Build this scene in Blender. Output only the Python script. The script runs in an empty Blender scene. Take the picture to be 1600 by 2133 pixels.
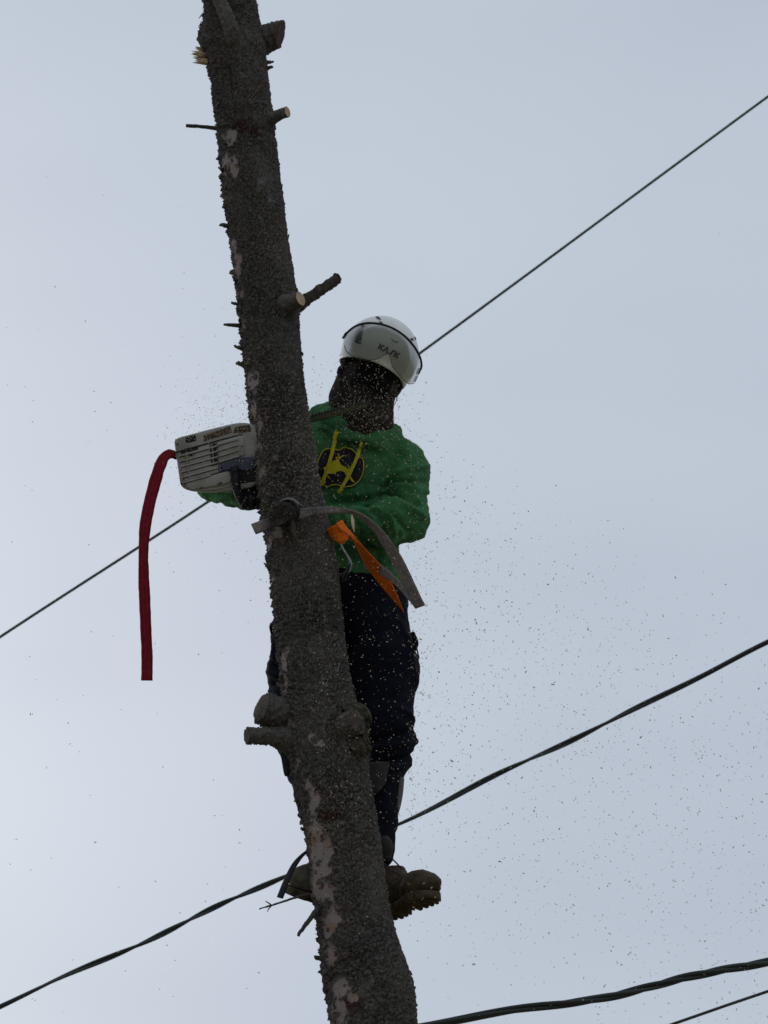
import bpy, bmesh, math, random
import numpy as np
from mathutils import Vector, Matrix
from mathutils.bvhtree import BVHTree

random.seed(7)
RNG = np.random.default_rng(11)
SC = bpy.context.scene
COL = SC.collection

# ------------------------------------------------------------------ camera
F = 4500.0                      # focal length in photo pixels (1600 wide)
PITCH = math.radians(26.0)
CAM = np.array([0.0, 0.0, 1.6])
FWD = np.array([0, math.cos(PITCH), math.sin(PITCH)])
UPV = np.array([0, -math.sin(PITCH), math.cos(PITCH)])
RIG = np.array([1.0, 0, 0])
cd = bpy.data.cameras.new('camera')
cam = bpy.data.objects.new('camera', cd)
COL.objects.link(cam)
cam.location = CAM
cam.rotation_euler = (math.radians(90) + PITCH, 0, 0)
cd.sensor_fit = 'HORIZONTAL'
cd.sensor_width = 24.0
cd.lens = F / 1600.0 * 24.0
cd.clip_start = 0.05
cd.clip_end = 3000
cd.dof.use_dof = True
cd.dof.focus_distance = 6.1
cd.dof.aperture_fstop = 5.6
SC.camera = cam

# ------------------------------------------------------------------ overcast sky
SUN_EL, SUN_AZ = math.radians(16), math.radians(-36)     # veiled by cloud, behind the tree to the left
w = bpy.data.worlds.new('World')
SC.world = w
w.use_nodes = True
nt = w.node_tree
nt.nodes.clear()
wo = nt.nodes.new('ShaderNodeOutputWorld')
bg = nt.nodes.new('ShaderNodeBackground')
sky = nt.nodes.new('ShaderNodeTexSky')
sky.sky_type = 'NISHITA'
sky.sun_disc = False
sky.sun_elevation = SUN_EL
sky.sun_rotation = SUN_AZ
sky.air_density = 1.0
sky.dust_density = 4.0
tc = nt.nodes.new('ShaderNodeTexCoord')
mp = nt.nodes.new('ShaderNodeMapping')
mp.inputs['Scale'].default_value = (1.5, 1.5, 3.2)
mp.inputs['Location'].default_value = (0.35, 0.2, 0.0)
nz = nt.nodes.new('ShaderNodeTexNoise')
nz.inputs['Scale'].default_value = 1.6
nz.inputs['Detail'].default_value = 3.0
nz.inputs['Roughness'].default_value = 0.45
cr = nt.nodes.new('ShaderNodeValToRGB')
cr.color_ramp.interpolation = 'EASE'
cr.color_ramp.elements[0].position = 0.30
cr.color_ramp.elements[0].color = (0.446, 0.505, 0.598, 1)
cr.color_ramp.elements[1].position = 0.72
cr.color_ramp.elements[1].color = (0.515, 0.576, 0.668, 1)
# cloud deck brightens smoothly towards the veiled sun
sdir = (math.sin(SUN_AZ) * math.cos(SUN_EL), math.cos(SUN_AZ) * math.cos(SUN_EL), math.sin(SUN_EL))
nrm = nt.nodes.new('ShaderNodeVectorMath'); nrm.operation = 'NORMALIZE'
dot = nt.nodes.new('ShaderNodeVectorMath'); dot.operation = 'DOT_PRODUCT'; dot.inputs[1].default_value = sdir
om = nt.nodes.new('ShaderNodeMath'); om.operation = 'SUBTRACT'; om.inputs[0].default_value = 1.0      # 1 - cos(angle)
dv = nt.nodes.new('ShaderNodeMath'); dv.operation = 'MULTIPLY'; dv.inputs[1].default_value = -1.0 / 0.088
ex = nt.nodes.new('ShaderNodeMath'); ex.operation = 'EXPONENT'
gcol = nt.nodes.new('ShaderNodeVectorMath'); gcol.operation = 'SCALE'; gcol.inputs[0].default_value = (0.44, 0.44, 0.41)
addv = nt.nodes.new('ShaderNodeVectorMath'); addv.operation = 'ADD'
vm = nt.nodes.new('ShaderNodeVectorMath'); vm.operation = 'SCALE'; vm.inputs['Scale'].default_value = 10.0
mx = nt.nodes.new('ShaderNodeMix'); mx.data_type = 'RGBA'
mx.inputs[0].default_value = 0.98              # cloud cover
L = nt.links.new
L(tc.outputs['Generated'], mp.inputs['Vector'])
L(mp.outputs[0], nz.inputs['Vector'])
L(nz.outputs['Fac'], cr.inputs['Fac'])
L(tc.outputs['Generated'], nrm.inputs[0])
L(nrm.outputs[0], dot.inputs[0])
L(dot.outputs['Value'], om.inputs[1])
L(om.outputs[0], dv.inputs[0])
L(dv.outputs[0], ex.inputs[0])
L(ex.outputs[0], gcol.inputs['Scale'])
L(cr.outputs['Color'], addv.inputs[0])
L(gcol.outputs[0], addv.inputs[1])
L(addv.outputs[0], vm.inputs[0])
L(sky.outputs['Color'], mx.inputs[6])
L(vm.outputs[0], mx.inputs[7])
L(mx.outputs[2], bg.inputs['Color'])
bg.inputs['Strength'].default_value = 0.1
L(bg.outputs[0], wo.inputs['Surface'])

sd_ = bpy.data.lights.new('sun', 'SUN')
sun = bpy.data.objects.new('sun', sd_)
COL.objects.link(sun)
sd_.energy = 0.5
sd_.angle = math.radians(25)
sd_.color = (1.0, 0.97, 0.93)
sv = Vector((math.sin(SUN_AZ) * math.cos(SUN_EL), math.cos(SUN_AZ) * math.cos(SUN_EL), math.sin(SUN_EL)))
sun.rotation_euler = sv.to_track_quat('Z', 'Y').to_euler()
SC.view_settings.view_transform = 'Standard'
SC.view_settings.look = 'None'
SC.view_settings.exposure = 0.0
SC.view_settings.gamma = 1.0
SC.view_settings.use_curve_mapping = False

# ------------------------------------------------------------------ helpers
def ray(px, py):
    return RIG * ((px - 800.0) / F) + UPV * (-(py - 1066.5) / F) + FWD
def U(px, py, Y):                               # point on the vertical plane at distance Y
    d = ray(px, py)
    return CAM + d * (Y / d[1])
def depth_at(px, py, Y):
    d = ray(px, py)
    return Y / d[1]
def MPP(px, py, Y):                             # metres per photo pixel there
    return depth_at(px, py, Y) / F
def proj(P):
    q = np.asarray(P) - CAM
    z = q @ FWD
    return 800 + F * (q @ RIG) / z, 1066.5 - F * (q @ UPV) / z
OFF = {}                                        # world offset of each thing's origin

def tag(o, label, cat, group=None, kind=None):
    if label: o['label'] = label
    if cat: o['category'] = cat
    if group: o['group'] = group
    if kind: o['kind'] = kind
    return o
def thing(name, loc, label, cat, group=None):
    o = bpy.data.objects.new(name, None)
    COL.objects.link(o)
    o.empty_display_size = 0.1
    o.location = loc
    OFF[o.name] = np.array(loc, float)
    return tag(o, label, cat, group)
def mk(name, V, Fc, mat, parent=None, smooth=True, uv=None, attrs=None, matidx=None, base=None):
    V = np.asarray(V, float).reshape(-1, 3)
    off = OFF[parent.name] if parent is not None else (np.zeros(3) if base is None else np.array(base, float))
    me = bpy.data.meshes.new(name)
    V2 = V - off
    if isinstance(Fc, np.ndarray):
        n, k = Fc.shape
        me.vertices.add(len(V2)); me.vertices.foreach_set('co', V2.astype(np.float32).ravel())
        me.loops.add(n * k); me.loops.foreach_set('vertex_index', Fc.astype(np.int32).ravel())
        me.polygons.add(n)
        me.polygons.foreach_set('loop_start', np.arange(0, n * k, k, dtype=np.int32))
        me.update(calc_edges=True); me.validate()
    else:
        me.from_pydata([tuple(v) for v in V2], [], Fc)
    if smooth:
        me.polygons.foreach_set('use_smooth', np.ones(len(me.polygons), bool))
    mats = mat if isinstance(mat, (list, tuple)) else [mat]
    for m in mats: me.materials.append(m)
    if matidx is not None:
        me.polygons.foreach_set('material_index', np.asarray(matidx, np.int32))
    if uv is not None:
        ul = me.uv_layers.new(name='UVMap')
        li = np.empty(len(me.loops), np.int32); me.loops.foreach_get('vertex_index', li)
        ul.data.foreach_set('uv', np.asarray(uv, np.float32)[li].ravel())
    if attrs:
        for k_, a in attrs.items():
            at = me.attributes.new(k_, 'FLOAT', 'POINT')
            at.data.foreach_set('value', np.asarray(a, np.float32))
    me.update()
    o = bpy.data.objects.new(name, me)
    COL.objects.link(o)
    OFF[o.name] = off
    if parent is not None:
        o.parent = parent
    else:
        o.location = off
    return o

# ---- noise
def _h(ix, iy, iz, seed):
    n = (ix.astype(np.int64) * 73856093) ^ (iy.astype(np.int64) * 19349663) ^ (iz.astype(np.int64) * 83492791) ^ (seed * 2654435761)
    n &= 0xFFFFFFFF
    n = (n ^ (n >> 15)) * 2246822519 & 0xFFFFFFFF
    n = (n ^ (n >> 13)) * 3266489917 & 0xFFFFFFFF
    n = n ^ (n >> 16)
    return n.astype(np.float64) / 4294967295.0
def vnoise(P, seed=0):
    P = np.asarray(P, float)
    i = np.floor(P).astype(np.int64); f = P - i
    f = f * f * f * (f * (f * 6 - 15) + 10)
    out = 0
    for a in (0, 1):
        wx = f[:, 0] if a else 1 - f[:, 0]
        for b in (0, 1):
            wy = f[:, 1] if b else 1 - f[:, 1]
            for c in (0, 1):
                wz = f[:, 2] if c else 1 - f[:, 2]
                out = out + wx * wy * wz * _h(i[:, 0] + a, i[:, 1] + b, i[:, 2] + c, seed)
    return out * 2 - 1
def fbm(P, oct=4, seed=0, gain=0.5):
    P = np.asarray(P, float); s = 0; a = 1.0; t = 0
    for k in range(oct):
        s = s + a * vnoise(P * (2.03 ** k) + 17.3 * k, seed + k); t += a; a *= gain
    return s / t
def worley2(u, v, period, seed=0):
    iu = np.floor(u).astype(np.int64); iv = np.floor(v).astype(np.int64)
    f1 = np.full(u.shape, 9.0); f2 = f1.copy(); cid = np.zeros(u.shape)
    for a in (-1, 0, 1):
        for b in (-1, 0, 1):
            cu = iu + a; cv = iv + b; cm = np.mod(cu, period); z = np.zeros_like(cm)
            x = cu + _h(cm, cv, z, seed); y = cv + _h(cm, cv, z, seed + 1)
            d = np.hypot(x - u, y - v); r = _h(cm, cv, z, seed + 2)
            nearer = d < f1
            f2 = np.where(nearer, f1, np.minimum(f2, d))
            cid = np.where(nearer, r, cid); f1 = np.where(nearer, d, f1)
    return f1, f2, cid
def sstep(a, b, x):
    t = np.clip((x - a) / (b - a), 0, 1); return t * t * (3 - 2 * t)

def catmull(P, n):
    P = np.asarray(P, float); m = len(P)
    if m == 2:
        t = np.linspace(0, 1, n)[:, None]; return P[0] * (1 - t) + P[1] * t
    Q = np.vstack([2 * P[0] - P[1], P, 2 * P[-1] - P[-2]])
    out = []
    for x in np.linspace(0, m - 1 - 1e-9, n):
        i = int(x); t = x - i; a, b, c, d = Q[i:i + 4]
        out.append(0.5 * (2 * b + (c - a) * t + (2 * a - 5 * b + 4 * c - d) * t * t + (3 * b - a - 3 * c + d) * t ** 3))
    return np.array(out)
def frames(C):
    T = np.gradient(C, axis=0); T /= np.linalg.norm(T, axis=1)[:, None] + 1e-12
    ref = np.array([0, 1.0, 0]) if abs(T[0][1]) < 0.9 else np.array([1.0, 0, 0])
    N = []; n = ref - T[0] * (ref @ T[0]); n /= np.linalg.norm(n)
    for t in T:
        n = n - t * (n @ t); n /= np.linalg.norm(n); N.append(n)
    N = np.array(N)
    return T, N, np.cross(T, N)
def tube_arrays(pts, rad, n=24, k=10, cap=True, rough=0.0, rscale=60, seed=0, tilt=None):
    C = catmull(pts, n); R = catmull(np.asarray(rad, float)[:, None], n)[:, 0]
    T, N, B = frames(C)
    a = np.linspace(0, 2 * np.pi, k, endpoint=False)
    V = C[:, None, :] + R[:, None, None] * (np.cos(a)[None, :, None] * N[:, None, :] + np.sin(a)[None, :, None] * B[:, None, :])
    if tilt is not None:                        # cut the last rings along a slanted plane
        tn = np.asarray(tilt, float); tn = tn / np.linalg.norm(tn)
        lastk = max(2, n // 4)
        for j in range(n - lastk, n):
            wgt = ((j - (n - lastk) + 1) / lastk)
            off = (V[j] - C[j]) @ tn / max(0.3, T[j] @ tn)
            V[j] -= wgt * off[:, None] * T[j][None, :]
    V = V.reshape(-1, 3)
    if rough:
        nn = fbm(V * rscale, 5, seed, 0.62)
        ax = np.repeat(C, k, axis=0); d = V - ax; ln = np.linalg.norm(d, axis=1)[:, None] + 1e-9
        V = V + d / ln * (nn * rough)[:, None]
    i = np.arange(n - 1)[:, None]; j = np.arange(k)[None, :]
    Fq = np.stack([i * k + j, i * k + (j + 1) % k, (i + 1) * k + (j + 1) % k, (i + 1) * k + j], -1).reshape(-1, 4)
    faces = [tuple(f) for f in Fq.tolist()]
    if cap:
        V = np.vstack([V, C[0], C[-1] if tilt is None else V[-k:].mean(0)])
        m = n * k
        for q in range(k):
            faces.append((m, (q + 1) % k, q)); faces.append((m + 1, (n - 1) * k + q, (n - 1) * k + (q + 1) % k))
    return V, faces
def tube(name, pts, rad, mat, parent=None, **kw):
    if np.isscalar(rad): rad = [rad] * len(pts)
    V, f = tube_arrays(pts, rad, **kw)
    return mk(name, V, f, mat, parent)
def join(arrs):
    VV = []; FF = []; o = 0
    for V, f in arrs:
        VV.append(np.asarray(V)); FF += [tuple(i + o for i in q) for q in f]; o += len(V)
    return np.vstack(VV), FF
def ribbon(name, A, B, thick, mat, parent=None, n=60, m=6, fray=0.0, base=None, seed=3):
    A = catmull(A, n); B = catmull(B, n)
    t = np.linspace(0, 1, m)
    G = A[:, None, :] * (1 - t)[None, :, None] + B[:, None, :] * t[None, :, None]
    if fray:
        G = G + fray * np.stack([fbm(G.reshape(-1, 3) * 45 + q * 9, 3, seed + q).reshape(n, m) for q in range(3)], -1)
    du = np.gradient(G, axis=0); dv = np.gradient(G, axis=1)
    Nn = np.cross(du, dv); Nn /= np.linalg.norm(Nn, axis=2)[:, :, None] + 1e-12
    edge = (1 - 0.45 * (np.abs(t * 2 - 1) ** 6))[None, :, None]
    top = G + Nn * thick / 2 * edge; bot = G - Nn * thick / 2 * edge
    V = np.concatenate([top.reshape(-1, 3), bot.reshape(-1, 3)])
    S = n * m; faces = []
    idx = lambda i, j, s: s * S + i * m + j
    for i in range(n - 1):
        for j in range(m - 1):
            faces.append((idx(i, j, 0), idx(i + 1, j, 0), idx(i + 1, j + 1, 0), idx(i, j + 1, 0)))
            faces.append((idx(i, j, 1), idx(i, j + 1, 1), idx(i + 1, j + 1, 1), idx(i + 1, j, 1)))
        faces.append((idx(i, 0, 0), idx(i, 0, 1), idx(i + 1, 0, 1), idx(i + 1, 0, 0)))
        faces.append((idx(i, m - 1, 0), idx(i + 1, m - 1, 0), idx(i + 1, m - 1, 1), idx(i, m - 1, 1)))
    for j in range(m - 1):
        faces.append((idx(0, j, 0), idx(0, j + 1, 0), idx(0, j + 1, 1), idx(0, j, 1)))
        faces.append((idx(n - 1, j, 0), idx(n - 1, j, 1), idx(n - 1, j + 1, 1), idx(n - 1, j + 1, 0)))
    L_ = np.concatenate([[0], np.cumsum(np.linalg.norm(np.diff((A + B) / 2, axis=0), axis=1))])
    uv = np.stack([np.repeat(L_, m), np.tile(t, n)], -1)
    return mk(name, V, faces, mat, parent, smooth=True, uv=np.vstack([uv, uv]), base=base)

# ---- signed distance bodies meshed with surface nets
def sd_caps(P, a, b, ra, rb):
    a = np.asarray(a); b = np.asarray(b); ab = b - a
    t = np.clip(((P - a) @ ab) / (ab @ ab + 1e-12), 0, 1)
    return np.linalg.norm(P - a - t[:, None] * ab, axis=1) - (ra + (rb - ra) * t)
def sd_ell(P, c, M, r):
    q = (P - np.asarray(c)) @ np.asarray(M).T
    r = np.asarray(r, float)
    k0 = np.linalg.norm(q / r, axis=1); k1 = np.linalg.norm(q / (r * r), axis=1) + 1e-9
    return k0 * (k0 - 1) / k1
def smin(a, b, k):
    h = np.clip(0.5 + 0.5 * (b - a) / k, 0, 1)
    return b * (1 - h) + a * h - k * h * (1 - h)
def nets(fn, lo, hi, h):
    lo = np.asarray(lo, float); hi = np.asarray(hi, float)
    n = np.ceil((hi - lo) / h).astype(int) + 1
    gx, gy, gz = [lo[i] + h * np.arange(n[i]) for i in range(3)]
    G = np.stack(np.meshgrid(gx, gy, gz, indexing='ij'), -1).reshape(-1, 3)
    S = np.concatenate([fn(c) for c in np.array_split(G, max(1, len(G) // 400000))]).reshape(n)
    cs = np.array(n) - 1
    acc = np.zeros((*cs, 3)); cnt = np.zeros(cs)
    offs = [(a, b, c) for a in (0, 1) for b in (0, 1) for c in (0, 1)]
    def sub(o): return S[o[0]:o[0] + cs[0], o[1]:o[1] + cs[1], o[2]:o[2] + cs[2]]
    for o in offs:
        for ax in range(3):
            if o[ax]: continue
            p = list(o); p[ax] = 1
            s0, s1 = sub(o), sub(p); mk_ = (s0 < 0) != (s1 < 0)
            t = np.where(mk_, s0 / np.where(mk_, s0 - s1, 1), 0)
            for d in range(3):
                acc[..., d] += mk_ * (o[d] + (t if d == ax else 0))
            cnt += mk_
    act = cnt > 0
    idx = -np.ones(cs, np.int64); idx[act] = np.arange(act.sum())
    ijk = np.argwhere(act)
    V = lo + h * (ijk + acc[act] / cnt[act][:, None])
    Fs = []
    for ax in range(3):
        b, c = [q for q in range(3) if q != ax]
        sl0 = [slice(None)] * 3; sl1 = [slice(None)] * 3
        sl0[ax] = slice(0, -1); sl1[ax] = slice(1, None)
        s0 = S[tuple(sl0)]; s1 = S[tuple(sl1)]
        E = np.argwhere((s0 < 0) != (s1 < 0))
        E = E[(E[:, b] > 0) & (E[:, c] > 0) & (E[:, b] < cs[b]) & (E[:, c] < cs[c])]
        if not len(E): continue
        inside = s0[tuple(E.T)] < 0
        def cell(db, dc):
            q = E.copy(); q[:, b] += db; q[:, c] += dc; return idx[tuple(q.T)]
        quad = np.stack([cell(-1, -1), cell(0, -1), cell(0, 0), cell(-1, 0)], -1)
        flip = inside if ax != 1 else ~inside
        quad[~flip] = quad[~flip][:, ::-1]
        Fs.append(quad)
    return V, np.vstack(Fs)
def vnormals(V, Fq):
    a, b, c, d = [V[Fq[:, i]] for i in range(4)]
    fn = np.cross(c - a, d - b)
    N = np.zeros_like(V)
    for i in range(4): np.add.at(N, Fq[:, i], fn)
    return N / (np.linalg.norm(N, axis=1)[:, None] + 1e-12)

# ------------------------------------------------------------------ materials
def mat(name, color, rough=0.8, bump=None, var=None, metal=0.0, spec=0.3, sheen=0.0):
    """var: list of (scale, color2, lo, hi); bump: (scale, strength, distance)"""
    m = bpy.data.materials.new(name); m.use_nodes = True
    t = m.node_tree; b = t.nodes['Principled BSDF']
    b.inputs['Base Color'].default_value = (*color, 1)
    b.inputs['Roughness'].default_value = rough
    b.inputs['Metallic'].default_value = metal
    b.inputs['Specular IOR Level'].default_value = spec
    if sheen:
        b.inputs['Sheen Weight'].default_value = sheen
        b.inputs['Sheen Roughness'].default_value = 0.6
        b.inputs['Sheen Tint'].default_value = (*[min(1, c * 4 + 0.1) for c in color], 1)
    co = t.nodes.new('ShaderNodeTexCoord')
    cur = None
    for (sc_, c2, lo, hi) in (var or []):
        n = t.nodes.new('ShaderNodeTexNoise'); n.inputs['Scale'].default_value = sc_
        n.inputs['Detail'].default_value = 5; n.inputs['Roughness'].default_value = 0.6
        t.links.new(co.outputs['Object'], n.inputs['Vector'])
        r = t.nodes.new('ShaderNodeMapRange'); r.inputs['From Min'].default_value = lo; r.inputs['From Max'].default_value = hi
        t.links.new(n.outputs['Fac'], r.inputs['Value'])
        x = t.nodes.new('ShaderNodeMix'); x.data_type = 'RGBA'
        t.links.new(r.outputs[0], x.inputs[0])
        if cur is None: x.inputs[6].default_value = (*color, 1)
        else: t.links.new(cur, x.inputs[6])
        x.inputs[7].default_value = (*c2, 1); cur = x.outputs[2]
    if cur is not None: t.links.new(cur, b.inputs['Base Color'])
    if bump:
        n = t.nodes.new('ShaderNodeTexNoise'); n.inputs['Scale'].default_value = bump[0]; n.inputs['Detail'].default_value = 4
        t.links.new(co.outputs['Object'], n.inputs['Vector'])
        bp = t.nodes.new('ShaderNodeBump'); bp.inputs['Strength'].default_value = bump[1]; bp.inputs['Distance'].default_value = bump[2]
        t.links.new(n.outputs['Fac'], bp.inputs['Height']); t.links.new(bp.outputs[0], b.inputs['Normal'])
    return m
def attr_mix(m, attr, c2, noise=None, rough=None):
    """blend the material's base colour towards c2 by a mesh attribute"""
    t = m.node_tree; b = t.nodes['Principled BSDF']
    x = t.nodes.new('ShaderNodeMix'); x.data_type = 'RGBA'
    a = t.nodes.new('ShaderNodeAttribute'); a.attribute_name = attr
    t.links.new(a.outputs['Fac'], x.inputs[0])
    ln = b.inputs['Base Color'].links
    if ln: t.links.new(ln[0].from_socket, x.inputs[6])
    else: x.inputs[6].default_value = b.inputs['Base Color'].default_value
    if noise:
        sc_, c3, lo, hi = noise
        co = t.nodes.new('ShaderNodeTexCoord'); n = t.nodes.new('ShaderNodeTexNoise')
        n.inputs['Scale'].default_value = sc_; n.inputs['Detail'].default_value = 5
        t.links.new(co.outputs['Object'], n.inputs['Vector'])
        r = t.nodes.new('ShaderNodeMapRange'); r.inputs['From Min'].default_value = lo; r.inputs['From Max'].default_value = hi
        t.links.new(n.outputs['Fac'], r.inputs['Value'])
        y = t.nodes.new('ShaderNodeMix'); y.data_type = 'RGBA'
        t.links.new(r.outputs[0], y.inputs[0]); y.inputs[6].default_value = (*c2, 1); y.inputs[7].default_value = (*c3, 1)
        t.links.new(y.outputs[2], x.inputs[7])
    else:
        x.inputs[7].default_value = (*c2, 1)
    t.links.new(x.outputs[2], b.inputs['Base Color'])

M = {}
M['bark'] = mat('bark', (0.128, 0.114, 0.099), 0.95, (300, 1.0, 0.006),
                [(7, (0.088, 0.080, 0.072), 0.40, 0.60), (3.5, (0.150, 0.128, 0.104), 0.50, 0.66), (26, (0.112, 0.114, 0.086), 0.56, 0.78), (75, (0.195, 0.180, 0.158), 0.52, 0.70), (170, (0.048, 0.042, 0.036), 0.52, 0.66), (240, (0.27, 0.25, 0.215), 0.60, 0.72)], spec=0.1)
attr_mix(M['bark'], 'moss', (0.060, 0.062, 0.016))
attr_mix(M['bark'], 'rust', (0.085, 0.040, 0.032))
attr_mix(M['bark'], 'lichen', (0.22, 0.23, 0.23))
attr_mix(M['bark'], 'peel', (0.285, 0.235, 0.220), (30, (0.27, 0.160, 0.115), 0.50, 0.72))
M['twig'] = mat('twig_bark', (0.060, 0.052, 0.042), 0.95, (300, 0.6, 0.002), [(50, (0.10, 0.09, 0.075), 0.5, 0.8)], spec=0.1)
M['olive_bark'] = mat('stub_bark', (0.085, 0.075, 0.052), 0.95, (300, 0.6, 0.002), [(60, (0.05, 0.042, 0.034), 0.45, 0.7)], spec=0.1)
M['cut'] = mat('cut_wood', (0.48, 0.35, 0.22), 0.85, (200, 0.3, 0.001), [(40, (0.34, 0.23, 0.14), 0.45, 0.7)], spec=0.2)
M['oldcut'] = mat('weathered_cut', (0.07, 0.055, 0.048), 0.95, (160, 0.7, 0.003), [(45, (0.13, 0.085, 0.078), 0.5, 0.7)], spec=0.1)
M['splint'] = mat('splintered_wood', (0.62, 0.47, 0.31), 0.8, (300, 0.4, 0.001), [(90, (0.45, 0.32, 0.2), 0.45, 0.65)], spec=0.2)
M['chip'] = mat('sawdust', (0.52, 0.44, 0.32), 0.9, spec=0.1)
M['green'] = mat('green_fleece', (0.040, 0.138, 0.050), 0.95, (230, 0.9, 0.003), [(40, (0.056, 0.172, 0.068), 0.45, 0.7), (8, (0.028, 0.105, 0.038), 0.5, 0.7), (150, (0.065, 0.17, 0.075), 0.60, 0.75)], spec=0.1, sheen=0.12)
M['navy'] = mat('navy_trousers', (0.0045, 0.0048, 0.0095), 0.9, (300, 0.3, 0.0012), [(12, (0.008, 0.0085, 0.015), 0.45, 0.7)], spec=0.1)
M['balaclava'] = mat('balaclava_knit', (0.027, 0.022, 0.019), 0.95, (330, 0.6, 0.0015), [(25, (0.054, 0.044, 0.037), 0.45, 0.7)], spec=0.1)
attr_mix(M['balaclava'], 'face_dark', (0.008, 0.007, 0.007))
M['skin'] = mat('skin', (0.35, 0.21, 0.15), 0.6)
M['white'] = mat('helmet_white', (0.80, 0.80, 0.75), 0.38, (30, 0.05, 0.002), [(18, (0.68, 0.68, 0.62), 0.5, 0.75)], spec=0.45)
M['black'] = mat('black_rubber', (0.012, 0.012, 0.014), 0.6, (200, 0.3, 0.001))
M['ink'] = mat('dark_print', (0.012, 0.012, 0.014), 0.6)
M['vent'] = mat('vent_dark', (0.05, 0.05, 0.055), 0.8)
M['glovem'] = mat('black_glove', (0.010, 0.010, 0.011), 0.85, (260, 0.4, 0.001))
M['boot'] = mat('brown_boot_leather', (0.075, 0.050, 0.029), 0.75, (140, 0.8, 0.004), [(22, (0.035, 0.025, 0.017), 0.45, 0.65), (60, (0.12, 0.088, 0.055), 0.56, 0.72)], spec=0.25)
M['sole'] = mat('boot_sole', (0.085, 0.062, 0.039), 0.9, (120, 0.8, 0.004), [(30, (0.04, 0.03, 0.02), 0.45, 0.65)], spec=0.1)
M['olive_boot'] = mat('olive_boot', (0.105, 0.096, 0.070), 0.85, (180, 0.5, 0.002), [(30, (0.075, 0.068, 0.05), 0.45, 0.7)], spec=0.2)
M['leather'] = mat('pad_leather', (0.032, 0.025, 0.021), 0.8, (90, 0.5, 0.002), [(25, (0.022, 0.018, 0.015), 0.45, 0.7)])
M['pad'] = mat('worn_pad_edge', (0.085, 0.07, 0.06), 0.8, (120, 0.5, 0.002), [(40, (0.07, 0.058, 0.05), 0.45, 0.7)])
M['lace'] = mat('boot_lace', (0.06, 0.04, 0.03), 0.9)
M['navy_print'] = mat('navy_print', (0.022, 0.020, 0.027), 0.9, (300, 0.3, 0.001), [(60, (0.040, 0.038, 0.046), 0.45, 0.7)], spec=0.1)
M['yellow'] = mat('yellow_print', (0.52, 0.45, 0.022), 0.85, (300, 0.3, 0.001), [(90, (0.42, 0.36, 0.016), 0.45, 0.7)], spec=0.1)
M['grey'] = mat('grey_saw_plastic', (0.340, 0.330, 0.305), 0.55, (60, 0.25, 0.002), [(14, (0.22, 0.205, 0.175), 0.46, 0.70), (45, (0.16, 0.14, 0.115), 0.60, 0.74), (90, (0.40, 0.395, 0.375), 0.58, 0.75)], spec=0.35)
M['dirt'] = mat('oily_sawdust_dirt', (0.13, 0.10, 0.07), 0.95, (130, 0.9, 0.004), [(50, (0.05, 0.04, 0.032), 0.42, 0.6), (120, (0.28, 0.2, 0.13), 0.58, 0.75)], spec=0.1)
M['dark'] = mat('dark_opening', (0.018, 0.017, 0.016), 0.8, (160, 0.5, 0.002), [(140, (0.10, 0.09, 0.07), 0.62, 0.75)])
M['blue'] = mat('blue_grey_plastic', (0.060, 0.064, 0.115), 0.55, (120, 0.3, 0.002), [(40, (0.035, 0.036, 0.06), 0.45, 0.7)], spec=0.35)
M['steel'] = mat('steel', (0.32, 0.33, 0.34), 0.42, (90, 0.2, 0.001), metal=0.85)
M['bar'] = mat('saw_bar_steel', (0.19, 0.18, 0.168), 0.6, (90, 0.2, 0.001), [(40, (0.12, 0.112, 0.10), 0.45, 0.7)], metal=0.1)
M['knot'] = mat('dark_knot', (0.045, 0.038, 0.033), 0.95, (120, 0.9, 0.004), [(60, (0.018, 0.016, 0.014), 0.42, 0.6), (90, (0.10, 0.085, 0.07), 0.62, 0.75)], spec=0.1)
M['chain'] = mat('saw_chain', (0.03, 0.029, 0.028), 0.6, metal=0.3)
M['cable'] = mat('black_cable', (0.026, 0.030, 0.028), 0.55, None, None, spec=0.35)
M['cableg'] = mat('grey_green_cable', (0.045, 0.055, 0.050), 0.6, None, None, spec=0.3)
M['ground'] = mat('dry_winter_grass', (0.30, 0.26, 0.17), 0.95, (30, 0.8, 0.03), [(1.2, (0.22, 0.19, 0.125), 0.45, 0.65), (12, (0.16, 0.16, 0.08), 0.55, 0.75)], spec=0.1)  # ground out of view; tone lightened to bounce fill up at the subject

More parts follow.
